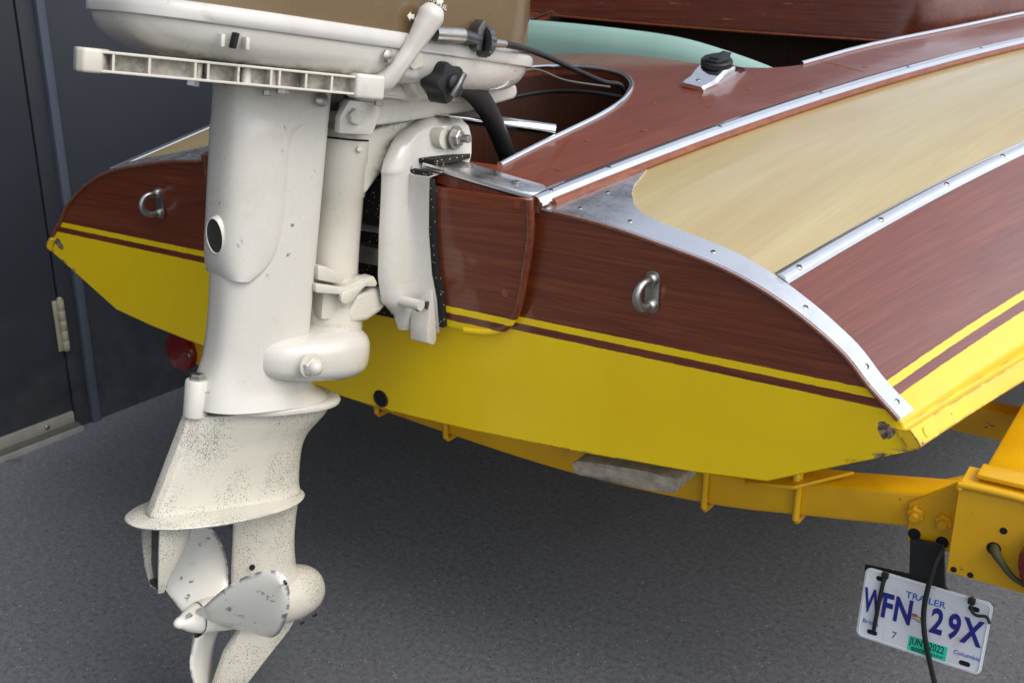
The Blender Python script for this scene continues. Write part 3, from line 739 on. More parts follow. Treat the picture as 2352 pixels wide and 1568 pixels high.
# exhaust bulge on the after half of the leg
ex = [(.172, -.202, -.068, .0508), (.142, -.202, -.0685, .0506), (.132, -.202, -.082, .0504), (.122, -.202, -.1, .0503), (.1, -.202, -.106, .0501), (.03, -.202, -.106, .0493), (-.0, -.202, -.110, .0488), (-.02, -.2015, -.116, .0484), (-.036, -.2, -.126, .0478), (-.05, -.197, -.142, .0468), (-.06, -.193, -.16, .045)]
secs = [sup(a0, a1, hw, b, 2.8, .1) for b, a0, a1, hw, _ in interp(ex, 4)]
mobj('exhaust_housing', mesh('exhaust_housing', *rings(secs), True, 55), M_WHITE)
c = Vector((.012, -.2045, -.008)); ax = Vector((.25, -1, -.25))
ou = mobj('exhaust_outlet', mesh('outlet', *(lambda V, F: ([Vector((c.x+(v.x-c.x)*.85, v.y, c.z+(v.z-c.z)*1.45)) for v in V], F))(*lathe_vf(c, ax, [(-.01, .0166), (.0, .0164), (.001, .0156), (.0004, .0148), (-.002, .0146)], 28))), M_WHITE)
obj('outlet_bore', mesh('bore', *(lambda V, F: ([Vector((c.x+(v.x-c.x)*.85, v.y, c.z+(v.z-c.z)*1.45)) for v in V], F))(*lathe_vf(c, ax, [(-.004, .0148), (.0001, .0148), (.0002, .0001)], 24))), flat('shaded_bore', lin(52, 49, 46), .6, .5), ou)  # flat disc at the surface, its dark colour stands for shade inside the outlet
mobj('adapter_plate', box('adapter', (0, -.1, .184), (.135, .30, .014), .003), M_CREAM)
for p in [(-.18, .06), (-.02, .06)]: mobj('bolt', hexnut('bolt', (p[1]+.012, p[0], .172), (0, 0, -1), .006, .006), M_STEEL)
# lower flange of the leg
fl = [Vector((v.x, v.y, 0)) for v in sup(-.19, -.004, .063, 0, 2.4, .25, 44)]
mobj('leg_flange', mesh('flange', *rings([[Vector((v.x*k, -.09+(v.y+.09)*k, z+.03*(v.y+.09)*0)) for v in fl] for k, z in ((.9, -.2265), (.985, -.2295), (1., -.232), (.985, -.236), (.93, -.237))]), True, 50), M_WHITE)
mobj('bolt_boss', lathe('boss', (.004, -.214, -.238), (0, 0, 1), [(0, .0155), (.045, .0145), (.047, .013)], 20), M_WHITE)
mobj('bolt', hexnut('bolt', (.004, -.214, -.1915), (0, 0, 1), .0095, .008), M_STEEL)
# lower rubber mount cover wrapped round the leg
V = []; nu, nv = 40, 20
for i in range(nv+1):
    ph = -math.pi/2+math.pi*i/nv
    for j in range(nu):
        t = 2*math.pi*j/nu
        f = lambda c, p: math.copysign(abs(c)**p, c)
        cp_ = f(math.cos(ph), .55); a = -.066+.087*cp_*f(math.cos(t), .72); s = .084*cp_*f(math.sin(t), .62)
        u = (a+.158)/.192
        V.append(Vector((s*(.80+.2*min(1, u*1.6)), a, -.161+.0385*f(math.sin(ph), .62)*(.74+.32*u)-.004*(1-u))))
F = [(i*nu+j, i*nu+(j+1) % nu, (i+1)*nu+(j+1) % nu, (i+1)*nu+j) for i in range(nv) for j in range(nu)]
mobj('mount_cover', mesh('mount_cover', V, F, True, 60), M_WHITE)
cn = mp(715, 840, .083)
o = mobj('cap_nut', hexnut('capnut', cn, (1, 0, 0), .0125, .008), M_WHITE)
obj('nut_dome', lathe('dome', cn+Vector((.008, 0, 0)), (1, 0, 0), [(0, .0105), (.004, .0098), (.008, .007), (.01, .003), (.0103, .0001)], 18), M_WHITE, o)
mobj('nut_recess', lathe('recess', cn-Vector((.0005, 0, 0)), (1, 0, 0), [(0, .0165), (.0008, .016), (.0009, .0001)], 24), M_CREAM)
# lower unit
lu = [(-.236, -.222, -.018, .052), (-.25, -.225, -.022, .05), (-.265, -.229, -.034, .044), (-.28, -.234, -.046, .038), (-.30, -.242, -.053, .034), (-.33, -.254, -.054, .031), (-.355, -.264, -.053, .033), (-.366, -.268, -.05, .037)]
secs = [sup(a0, a1, hw, b, 2.6, .5) for b, a0, a1, hw, _ in interp(lu, 4)]
lower = mobj('gear_housing', mesh('gear_housing', *rings(secs), True, 50), M_SPECK)
mobj('housing_edge', prism('housing_edge', [(-.2255, -.238), (-.205, -.238), (-.25, -.364), (-.2705, -.364)], lambda u, v, d: Vector((d, u, v)), -.0075, .0075, .0015), M_SPECK)
pl = [Vector((v.x, v.y, 0)) for v in sup(-.297, -.046, .064, 0, 2.15, .12, 48)]
mobj('cavitation_plate', mesh('plate', *rings([[Vector((v.x*k, -.165+(v.y+.165)*k, z-.012*(v.x/.064)**2*0)) for v in pl] for k, z in ((.6, -.3635), (.985, -.3672), (1., -.3688), (.99, -.3704), (.6, -.3704))]), True, 50), M_SPECK)
st = [(-.370, -.150, -.050, .026), (-.40, -.148, -.052, .022), (-.44, -.147, -.052, .021), (-.475, -.146, -.048, .025), (-.495, -.144, -.04, .031), (-.51, -.142, -.03, .036)]
secs = [sup(a0, a1, hw, b, 2.3, .5) for b, a0, a1, hw, _ in interp(st, 4)]
mobj('gear_strut', mesh('strut', *rings(secs), True, 50), M_SPECK)
PA = -.527
prof = [(-.135, .030), (-.12, .036), (-.09, .039), (-.05, .040), (-.04, .039), (-.022, .0345), (-.008, .026), (-.001, .015), (.001, .0001)]
prof = [(p.x, max(p.y, .0001)) for p in smooth_path([Vector((a, b, 0)) for a, b in prof], 3)]
gc = mobj('gear_case', lathe('gear_case', (0, 0, PA), (0, 1, 0), prof, 32), M_SPECK)
for p in ((-.05, -.03), (-.03, -.024)): obj('drain_screw', lathe('ds', (.036, p[0], PA+p[1]), (1, 0, -.5), [(0, .004), (.001, .004), (.0012, .0001)], 10), M_DSTEEL, gc)
obj('vent_hole', lathe('vh', mp(580, 1303, .0235), (1, 0, 0), [(-.002, .0042), (.0, .0042), (.0002, .0001)], 12), M_DARK, gc)
sk_ = [(-.128, -.56), (-.035, -.562), (-.05, -.585), (-.085, -.62), (-.118, -.655), (-.13, -.685), (-.142, -.695), (-.178, -.695), (-.176, -.672), (-.166, -.64), (-.15, -.59)]
mobj('skeg', prism('skeg', sk_, lambda u, v, d: Vector((d, u, v)), -.0055, .0055, .003), M_SPECK)
# exhaust snout under the plate, open to the rear
def snout():
    bm = bmesh.new(); o1 = []; i1 = []
    for b, a0, a1, hw in ((-.371, -.266, -.206, .029), (-.41, -.265, -.219, .0265), (-.445, -.262, -.234, .022), (-.470, -.257, -.243, .0125)):
        ow_ = [(-hw*.9, a0), (-hw, (a0+a1)/2), (-hw*.6, a1-.006), (0, a1), (hw*.6, a1-.006), (hw, (a0+a1)/2), (hw*.9, a0)]
        iw_ = [(hw*.8, a0), (hw*.84, (a0+a1)/2), (hw*.4, a1-.013), (0, a1-.009), (-hw*.4, a1-.013), (-hw*.84, (a0+a1)/2), (-hw*.8, a0)]
        o1.append([Vector((x, y, b)) for x, y in ow_+iw_])
    V, F = rings(o1); join_bm(bm, V, F); return bm_mesh('snout', bm, True, 45)
sn = mobj('exhaust_snout', snout(), M_SPECK)
obj('snout_floor', box('snout_floor', (0, -.252, -.462), (.024, .014, .006), .002), M_DSTEEL, sn)
obj('snout_shade', prism('shade_panel', [(-.0225, -.373), (.0225, -.373), (.017, -.44), (.009, -.458), (-.009, -.458), (-.017, -.44)], lambda u, v, d: Vector((u, d, v)), -.254, -.250), M_DSTEEL, sn)  # dark panel added behind the opening to stand for the snout's inner shade
# propeller
PC = -.162
prop = mobj('propeller', lathe('hub', (0, PC, PA), (0, 1, 0), [(-.030, .0208), (-.028, .0218), (-.015, .0235), (.01, .027), (.036, .031), (.041, .029)], 32), M_PROP)
tip = [(-.066, .0001), (-.0645, .004), (-.060, .0075), (-.056, .0085), (-.050, .013), (-.042, .0172), (-.034, .0200), (-.0312, .0208), (-.03, .0203)]
pc = obj('prop_cone', lathe('cone', (0, PC, PA), (0, 1, 0), tip, 28), M_PROP, prop)
obj('split_pin', tube('pin', [Vector((.009, PC-.046, PA+.012)), Vector((.012, PC-.049, PA+.016)), Vector((.010, PC-.053, PA+.012))], .0022, 8), M_STEEL, pc)
obj('cone_gap', lathe('gap', (0, PC-.0302, PA), (0, 1, 0), [(0, .0213), (.0012, .0213)], 28), M_DSTEEL, prop)
def blade(th0):
    nr, nc = 24, 22; RT = .176; R0 = .016; pitch = .45
    er = Vector((math.cos(th0), 0, math.sin(th0))); lead = Vector((math.sin(th0), 0, -math.cos(th0))); ay = Vector((0, 1, 0)); V = []
    for side in (0, 1):
        for i in range(nr+1):
            u = 1-(1-i/nr)**1.6; r = R0+(RT-R0)*u
            half = .031+.0225*math.sin(min(1., u/.66)*math.pi/2)**.9
            if u > .4: half *= math.sqrt(max(0., 1-((u-.4)/.6)**2.1))
            half = max(half, .0004); thk = .011*(1-u)**1.5+.0036
            bet = math.atan2(pitch, 2*math.pi*max(r, .052)); tang = lead*math.cos(bet)+ay*math.sin(bet); nrm = er.cross(tang)
            cen = Vector((0, -.178+.0097*u, PA))+er*r+lead*(-.0076*u-.0697*u*u)
            for j in range(nc+1):
                k = -1+2*j/nc; t = thk*math.sqrt(max(0, 1-k*k))*(.5 if side else -.5)
                V.append(cen+tang*(half*k)+nrm*(t+.0074*u*k*k))
    N_ = (nr+1)*(nc+1); F = []
    for s in (0, 1):
        for i in range(nr):
            for j in range(nc):
                a = s*N_+i*(nc+1)+j; f = (a, a+1, a+nc+2, a+nc+1); F.append(f if s else f[::-1])
    me = mesh('blade', V, F, True, 60)
    bm = bmesh.new(); bm.from_mesh(me); bmesh.ops.remove_doubles(bm, verts=bm.verts, dist=.00025); bmesh.ops.recalc_face_normals(bm, faces=bm.faces); bm.to_mesh(me); bm.free(); shade(me, True, 60); return me
for th in (11.5, 131.5, 251.5): obj('blade', blade(R(th)), M_PROP, prop)
# swivel bracket: steering tube and collars
TA = -.02
tubep = [(-.118, .0375), (-.1, .038), (-.06, .0345), (-.02, .0335), (.043, .0335), (.046, .0355), (.086, .0355), (.09, .037), (.118, .037)]
sw = mobj('swivel_tube', lathe('swivel', (0, TA, 0), (0, 0, 1), tubep, 32), M_CREAM)
obj('tube_cap', lathe('tube_cap', (0, TA, .1185), (0, 0, 1), [(0, .031), (.012, .031), (.013, .025), (.022, .025)], 24), M_CREAM, sw)
obj('tube_gap', lathe('tube_gap', (0, TA, .1182), (0, 0, 1), [(0, .0365), (.002, .0365)], 24), M_DARK, sw)
bm = bmesh.new()
web = [mp(x, y, .03) for x, y in [(800, 304), (836, 302), (924, 277), (985, 264), (1002, 268), (1002, 300), (935, 318), (900, 349), (880, 392), (846, 440), (818, 470), (795, 470)]]
prism_bm(bm, [(p.y, p.z) for p in web], lambda u, v, d: Vector((d, u, v)), -.03, .03, .006, 3)
obj('swivel_web', bm_mesh('web', bm), M_CREAM, sw)
z1 = mp(822, 343, .032); obj('grease_fitting', lathe('zerk', z1, (1, -.5, .1), [(0, .005), (.006, .005), (.007, .0035), (.012, .003)], 12), M_CREAM, sw)
z1 = mp(829, 365, .031); obj('fitting_hole', lathe('hole', z1, (1, -.3, 0), [(0, .003), (.0006, .003), (.0007, .0001)], 10), M_DARK, sw)
# lower yoke, lever and links
obj('yoke', prism('yoke', [(-.056, 0), (-.056, .034), (-.03, .039), (.0, .039), (.016, .03), (.02, .0), (.016, -.03), (-.01, -.039), (-.05, -.036)], lambda u, v, d: Vector((v, u, d)), -.118, -.062, .006), M_CREAM, sw)
lev = [mp(x, y, .05) for x, y in [(722, 650), (795, 660), (830, 640), (858, 634), (866, 650), (862, 658), (832, 658), (805, 678), (725, 672)]]
obj('lock_lever', prism('lever', [(p.y, p.z) for p in lev], lambda u, v, d: Vector((d, u, v)), .03, .052, .0035), M_CREAM, sw)
rib = [mp(x, y, .046) for x, y in [(725, 608), (748, 612), (790, 636), (778, 652), (726, 642)]]
obj('lever_stop', prism('rib', [(p.y, p.z) for p in rib], lambda u, v, d: Vector((d, u, v)), .03, .051, .003), M_CREAM, sw)
lk = [mp(x, y, .053) for x, y in [(782, 680), (790, 666), (812, 660), (838, 640), (846, 648), (820, 674), (806, 694), (790, 697)]]
obj('link', prism('link', [(p.y, p.z) for p in lk], lambda u, v, d: Vector((d, u, v)), .047, .056, .003), M_CREAM, sw)
obj('link_pin', lathe('pin', mp(795, 682, .056), (1, 0, 0), [(-.004, .009), (.001, .009), (.0018, .007), (.0019, .0001)], 18), M_CREAM, sw)
arm_ = [mp(x, y, .04) for x, y in [(795, 720), (815, 675), (850, 660), (885, 662), (892, 690), (870, 715), (840, 735), (800, 742)]]
obj('yoke_arm', prism('yoke_arm', [(p.y, p.z) for p in arm_], lambda u, v, d: Vector((d, u, v)), -.03, .045, .010, 3), M_CREAM, sw)
mobj('yoke_collar', lathe('collar', (0, -.016, -.152), (0, 0, 1), [(0, .043), (.036, .044), (.05, .042)], 28), M_CREAM)
# steering arm and ear
sa = [(-.05, .138), (-.046, .168), (.0, .188), (.06, .192), (.16, .203), (.24, .2145), (.252, .212), (.256, .200), (.25, .193), (.16, .168), (.06, .150), (-.0, .140)]
stm = mobj('steering_arm', prism('steering_arm', sa, lambda u, v, d: Vector((d*(1-.25*max(0, u)/.25), u, v)), -.045, .048, .006, 3), M_WHITE)
ear = [mp(x, y, .052) for x, y in [(795, 228), (775, 268), (772, 306), (848, 311), (858, 290), (868, 262), (864, 236)]]
obj('arm_ear', prism('ear', [(p.y, p.z) for p in ear], lambda u, v, d: Vector((d, u, v)), .045, .058, .004), M_WHITE, stm)
obj('ear_bolt', hexnut('earbolt', mp(812, 268, .058), (1, 0, 0), .0105, .008), M_WHITE, stm)
# top screw in the slot beside the leg
mobj('leg_screw', lathe('legscrew', mp(737, 230, .056), (1, -.2, .2), [(0, .0085), (.004, .0085), (.006, .006), (.0061, .0001)], 16), M_STEEL)
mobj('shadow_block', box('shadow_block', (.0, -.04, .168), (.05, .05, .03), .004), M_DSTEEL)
# cowl pan, rim and cowl
pan = [(.196, -.25, .17, .082), (.199, -.285, .195, .098), (.206, -.312, .217, .110), (.217, -.331, .232, .118), (.228, -.340, .24, .1215), (.237, -.343, .243, .123)]
secs = [sup(a0, a1, hw, b, 3.6, .14, 64) for b, a0, a1, hw, _ in interp(pan, 4)]
pn = mobj('cowl_pan', mesh('pan', *rings(secs), True, 50), M_WHITE)
rim = [(.237, -.345, .247, .125), (.2385, -.348, .25, .127), (.246, -.3485, .251, .1275), (.252, -.346, .2485, .1265), (.2565, -.341, .243, .1245), (.2575, -.335, .238, .121)]
secs = [sup(a0, a1, hw, b, 3.6, .14, 64) for b, a0, a1, hw in rim]
mobj('cowl_rim', mesh('rim', *rings(secs), True, 50), M_RIM)
cw = [(.257, -.334, .237, .1195), (.30, -.333, .2355, .1195), (.36, -.328, .231, .118), (.42, -.32, .222, .114), (.45, -.305, .205, .106), (.465, -.27, .17, .09), (.47, -.2, .1, .05)]
secs = [sup(a0, a1, hw, b, 3.8, .14, 64) for b, a0, a1, hw, _ in interp(cw, 4)]
cow = mobj('cowl', mesh('cowl', *rings(secs), True, 50), M_BROWN)
for y_ in (-.262, -.232):
    q = Vector((.1075, y_, .221)); obj('pan_rib', box('rib', q, (.01, .005, .014), .002), M_WHITE, pn)
obj('pan_slot', box('slot', (.1085, -.247, .2225), (.01, .0045, .017), .001, Matrix.Rotation(R(-12), 3, 'X')), M_DARK, pn)
# pan bosses, bottom lip and forward bracket
obj('pan_boss', lathe('boss', (.035, -.2, .2005), (0, 0, -1), [(0, .045), (.006, .043), (.009, .036), (.0095, .0001)], 28), M_WHITE, pn)
obj('pan_skirt', prism('skirt', [(-.24, -.05), (.0, -.075), (.09, -.06), (.15, -.04), (.15, .05), (.02, .07), (-.06, .07), (-.24, .04)], lambda u, v, d: Vector((v, u, d)), .180, .199, .004), M_CREAM, pn)
fb = [mp(x, y, .095) for x, y in [(872, 140), (900, 118), (948, 112), (948, 150), (925, 160), (905, 140), (885, 152)]]
obj('pan_bracket', prism('bracket', [(p.y, p.z) for p in fb], lambda u, v, d: Vector((d, u, v)), .07, .118, .004), M_CREAM, pn)
obj('pan_screw', lathe('ps', mp(889, 130, .119), (1, 0, 0), [(0, .0075), (.003, .0075), (.0045, .005), (.0046, .0001)], 14), M_STEEL, pn)
# carrying rail below the pan
A_ = Vector((.062, -.378, .185)); B_ = Vector((.118, -.078, .189)); dv = (B_-A_); Ld = dv.length; e1 = dv.normalized(); e2 = Vector((e1.y, -e1.x, 0)).normalized(); e3 = Vector((0, 0, 1))
bm = bmesh.new(); rot = Matrix((e1, e2, e1.cross(e2))).transposed()
def rb(u0, u1, v0, v1, z0, z1, bev=.0012): box_bm(bm, A_+e1*((u0+u1)/2)+e2*((v0+v1)/2)+e3*((z0+z1)/2), (u1-u0, v1-v0, z1-z0), bev, Matrix((e1, e2, e3)).transposed())
rb(.0, Ld, -.022, 0, .0082, .0112); rb(.0, Ld, -.022, 0, -.0112, -.0082); rb(.0, Ld, -.022, -.019, -.0083, .0083, 0)
for u in (.018, .055, .104, .118, .152, .19, .2, .232, .264): rb(u-.0013, u+.0013, -.0195, -.0005, -.0083, .0083, 0)
rail = mobj('carrying_rail', bm_mesh('rail', bm), M_CREAM)
obj('rail_end', prism('rail_end', [(-.016, -.03), (.012, -.034), (.02, -.02), (.006, .001), (-.012, .0025), (-.018, -.006)], lambda u, v, d: A_+e1*u+e2*v+e3*d, -.0125, .0125, .0035, 3), M_CREAM, rail)
obj('rail_end', prism('rail_end', [(-.012, -.024), (.022, -.024), (.03, -.012), (.027, .001), (.008, .006), (-.012, .003)], lambda u, v, d: B_+e1*u+e2*v+e3*d, -.0145, .0145, .0045, 3), M_WHITE, rail)
for u in (.104, .208): obj('rail_bolt', hexnut('rb', A_+e1*u-e2*.010-e3*.0112, (0, 0, -1), .0075, .006), M_STEEL, rail)
for u in (.110, .165, .195): obj('rail_post', lathe('post', A_+e1*u-e2*.012-e3*.0085, (0, 0, 1), [(0, .0055), (.017, .0055)], 14), M_CREAM, rail)
# shift lever
lp = [mp(x, y, s) for x, y, s in [(800, 185, .088), (845, 194, .095), (882, 188, .107), (913, 155, .118), (945, 112, .126), (972, 68, .132), (990, 36, .135), (998, 20, .135)]]
mobj('shift_lever', tube('lever', smooth_path(lp, 5), [.010, .0115, .0128, .0112, .0108, .0142, .0168, .0125], 16), M_WHITE)
q0 = mp(998, 78, .132); q1 = mp(1062, 82, .132); q2 = mp(1098, 92, .130)
cp = mobj('cable_pin', tube('pin', [q0, q1], .0095, 18), M_STEEL)
obj('pin_sleeve', tube('sleeve', [q1, q2], .0082, 16), M_DSTEEL, cp)
q3 = mp(1112, 96, .13)
bm = bmesh.new(); V, F = lathe_vf(q3-Vector((0, .004, 0)), (q2-q0), [(0, .0185), (.001, .0195), (.008, .0195), (.009, .0185)], 40, lobes=20, amp=.03); join_bm(bm, V, F)
obj('thumb_wheel', bm_mesh('wheel', bm), M_DSTEEL, cp)
obj('pin_bracket', prism('pb', [(-.012, -.012), (.006, -.014), (.01, .006), (.016, .02), (.004, .026), (-.004, .02), (-.012, .014)], lambda u, v, d: q2+Vector((d, u*.5, v)), -.012, .006, .002), M_DSTEEL, cp)
obj('cable_ferrule', tube('ferrule', [mp(1122, 98, .13), mp(1160, 102, .127)], [.0062, .005], 12), M_STEEL, cp)
# white arrow and lettering on the cowl
fa = 2*math.pi
def mark(me, x, y, s=.1205): 
    p = mp(x, y, s); o = obj('marking', me, None, cow); o.matrix_local = Matrix.Translation(p) @ Matrix(((0, 0, 1), (1, 0, 0), (0, 1, 0))).to_4x4(); return o
def arrow(sg):
    P = [(-.006*sg, 0), (-.001*sg, .0055), (-.001*sg, .0028), (.005*sg, .0028), (.005*sg, -.0028), (-.001*sg, -.0028), (-.001*sg, -.0055)]
    me = prism('arrow', P, lambda u, v, d: Vector((u, v, d)), 0, .0004); me.materials.append(M_WMARK); return me
for me, x, y in ((arrow(1), 944, 38), (arrow(-1), 1010, 3), (text_mesh('NEUTRAL', .009, M_WMARK, .8, .0002, 0, .2), 1004, 15), (text_mesh('FWD', .009, M_WMARK, .8, .0002, 0, .2), 990, -2)):
    o = mark(me, x, y, .1215)
# tilt grip block with black star knob
kb = [mp(x, y, .06) for x, y in [(938, 145), (1010, 128), (1110, 150), (1098, 172), (1020, 205), (1000, 225), (930, 222), (905, 190)]]
mobj('shift_housing', prism('housing', [(p.y, p.z) for p in kb], lambda u, v, d: Vector((d, u, v)), -.05, .092, .008, 3), M_CREAM)
kc = mp(998, 186, .1); ka = Vector((1, .12, .0))
knob = mobj('star_knob', lathe('knob', kc, ka, [(0, .021), (.001, .0235), (.026, .0235), (.03, .0215), (.031, .013), (.0312, .0001)], 60, lobes=5, amp=.15), M_BLACK)
obj('knob_hub', lathe('khub', kc+ka*.03, ka, [(0, .011), (.006, .0105), (.009, .006), (.0092, .0001)], 18), M_BLACK, knob)
obj('knob_latch', tube('latch', [kc+ka*.036+Vector((0, .012, .012)), kc+ka*.042, kc+ka*.038+Vector((0, -.006, -.016))], .0045, 10), M_DSTEEL, knob)
mobj('knob_boss', lathe('kboss', kc-ka*.05, ka, [(0, .03), (.02, .027), (.05, .022)], 24), M_CREAM)
# clamp brackets
def clampb(sd):
    zs = [.596, .62, .645, .68, .74, .79, .815, .8205, .835, .855, .870, .880, .884]
    aft = [-.05, -.06, -.084, -.089, -.083, -.076, -.073, -.074, -.067, -.050, -.026, .006, .022]
    fwd = [-.024, -.026, -.028, -.031, -.0355, -.0392, -.041, .046, .05, .052, .05, .042, .028]
    wid = [.154, .154, .154, .149, .149, .154, .157, .158, .159, .158, .155, .149, .139]
    secs = []
    for z, a, f, wd in zip(zs, aft, fwd, wid):
        L = f-a; x1 = .104; pts = [Vector((x1-.012, a+.006, z))]
        for k in range(7):
            t = math.pi/2*k/6; pts.append(Vector((x1-.006+.022*math.sin(t), a+.030*(1-math.cos(t)), z)))
        for k in (.35, .7): pts.append(Vector((x1+.016+(wd-x1-.016)*(k**1.5)*.75, a+.03+(L-.036)*k, z)))
        pts += [Vector((wd, f-.006, z)), Vector((wd-.004, f, z)), Vector((x1-.02, f, z))]
        for p in pts: p.x *= sd
        secs.append(pts)
    ks = []
    for i in range(len(secs)-1):
        for t in (0, .34, .67):
            ks.append([a.lerp(b, t) for a, b in zip(secs[i], secs[i+1])])
    ks.append(secs[-1])
    me = mesh('clamp', *rings(ks), True, 50)
    return me
cl = None
clamps = []
for sd in (1, -1):
    o = obj('clamp_bracket', clampb(sd), M_WHITE, motor); o.matrix_parent_inverse = Matrix.Identity(4)
    o.matrix_local = (Matrix.Translation(MO) @ MM.to_4x4()).inverted(); clamps.append(o)
def wobj(name, me, mat, parent): return obj(name, me, mat, parent)     # world-shaped child of a clamp bracket
for sd in (1, -1):
    foot = [(-.05, .607), (-.038, .66), (-.028, .66), (-.028, .60), (-.03, .583), (-.036, .578), (-.05, .586)]
    wobj('clamp_foot', prism('foot', foot, lambda u, v, d: Vector((d*sd, u, v)), .118, .149, .003), M_WHITE, clamps[0 if sd > 0 else 1])
    tp_ = Vector((.146*sd, .026, .857))
    wobj('tilt_nut', hexnut('tiltnut', tp_, (sd, 0, 0), .011, .010, .014, .016), M_STEEL, clamps[0 if sd > 0 else 1])
wobj('tilt_tube', tube('tilt_tube', [Vector((-.14, .012, .857)), Vector((.14, .012, .857))], .014, 16), M_CREAM, clamps[0])
pa = at(918, 682, X=.135); wobj('thrust_rod', tube('thrust_rod', [Vector((.09, -.062, .645)), Vector((.152, -.066, .645))], .0075, 16), M_WHITE, clamps[0])
for k in (0, 1): wobj('rod_notch', lathe('notch', (.1395+k*.004, -.058+k*.015, .638), (1, -.3, 0), [(0, .0055), (.003, .0055), (.0031, .0001)], 14), M_DSTEEL, clamps[0])
wobj('cross_bar', box('cross_bar', (0, -.042, .733), (.22, .012, .010), .003), M_STEEL, clamps[0])
wobj('cross_bar', box('cross_bar', (0, -.046, .697), (.22, .02, .026), .004), M_STEEL, clamps[0])
# ------------------------------------------------------------------ rubber mat between the clamps and the motor board
mt = [(.1565, .602), (.1565, .65), (.1515, .68), (.1515, .74), (.1545, .775), (.156, .80), (.15, .822), (-.15, .822), (-.16, .76), (-.16, .604), (0, .598)]
bm = bmesh.new(); prism_bm(bm, mt, lambda u, v, d: Vector((u, ty(v)+d, v)), -.026, -.0165, .001)
prism_bm(bm, [(-.148, -.0255), (.148, -.0255), (.158, .0), (.16, .012), (.158, .045), (-.158, .045)], lambda u, v, d: Vector((u, v, deckz(.16, 0)+d)), .009, .0155, .001)
obj('rubber_mat', bm_mesh('mat', bm), M_MAT, label='black rubber mat with tan flecks clamped under the motor brackets', cat='mat')
# hose, control cable, steering tube
hp = [MO+MM @ mp(x, y, s) for x, y, s in [(1008, 172, .07), (1045, 186, .075), (1085, 208, .075), (1118, 250, .07), (1142, 300, .06), (1165, 360, .05), (1178, 420, .04)]]
obj('rubber_hose', tube('hose', smooth_path(hp, 6), [.013, .0155, .0155, .0145, .0135, .013, .013], 18), M_BLACK, label='thick black rubber hose curving from the motor into the motor well', cat='hose')
c1 = [MO+MM @ mp(1150, 101, .128), MO+MM @ mp(1190, 108, .12)]+[at(1250, 128, Y=.20), at(1320, 160, Y=.34), at(1385, 188, Y=.44), at(1430, 202, Y=.50), at(1448, 210, Y=.53)]
c1[-1].z -= .05
obj('control_cable', tube('cable', smooth_path(c1, 6), .0042, 10), M_BLACK, label='thin black control cable running over the motor well to its front corner', cat='cable')
s0 = at(1000, 262, Y=.1); s1_ = at(1275, 300, Y=.2)
obj('steering_rod', tube('rod', [s0, s1_], .0095, 18), M_CHROME, label='polished steering rod lying in the motor well', cat='rod')
w1 = smooth_path([at(1160, 175, Y=.5), at(1230, 160, Y=.53), at(1300, 185, Y=.5), at(1400, 200, Y=.5)], 5)
obj('wire', tube('wire', w1, .0018, 6), M_SWEEP, label='thin pale wire hanging inside the motor well', cat='wire')
w1 = smooth_path([at(1140, 232, Y=.45), at(1250, 212, Y=.5), at(1350, 212, Y=.5), at(1440, 226, Y=.5)], 5)
obj('wire', tube('wire', w1, .0035, 8), M_BLACK, label='black wire lying low along the motor well', cat='wire')
# ================================================================== trailer
trailer = empty('boat_trailer', (0, .4, 0), 'yellow steel boat trailer under the runabout', 'trailer')
TP = Matrix.Translation(-Vector((0, .4, 0)))
def tobj(name, me, mat, parent=None, **k):
    o = obj(name, me, mat, parent or trailer, **k)
    if parent is None: o.matrix_parent_inverse = TP
    return o
bz = smooth_path([Vector((x, 0, z)) for x, z in [(-.56, .416), (-.5, .408), (-.27, .382), (0, .362), (.27, .353), (.5, .366), (.64, .389), (.77, .413), (.86, .43)]], 5)
BY = .12
def beam(Y, dz, w_=.055, h=.05):
    secs = []
    for i, p in enumerate(bz):
        x, z = p.x, p.z+dz; r = .006
        secs.append([Vector((x, Y+a, z+b)) for a, b in [(r, 0), (w_-r, 0), (w_, r), (w_, h-r), (w_-r, h), (r, h), (r*.3, h-r*.3), (0, h-r), (0, r), (r*.3, r*.3)]])
    return mesh('beam', *rings(secs), True, 50)
tobj('cross_beam', beam(BY, 0), M_TRAILER)
tobj('cross_beam', box('beam2', (.1, .725, .34), (1.5, .05, .052), .005), M_TRAILER)
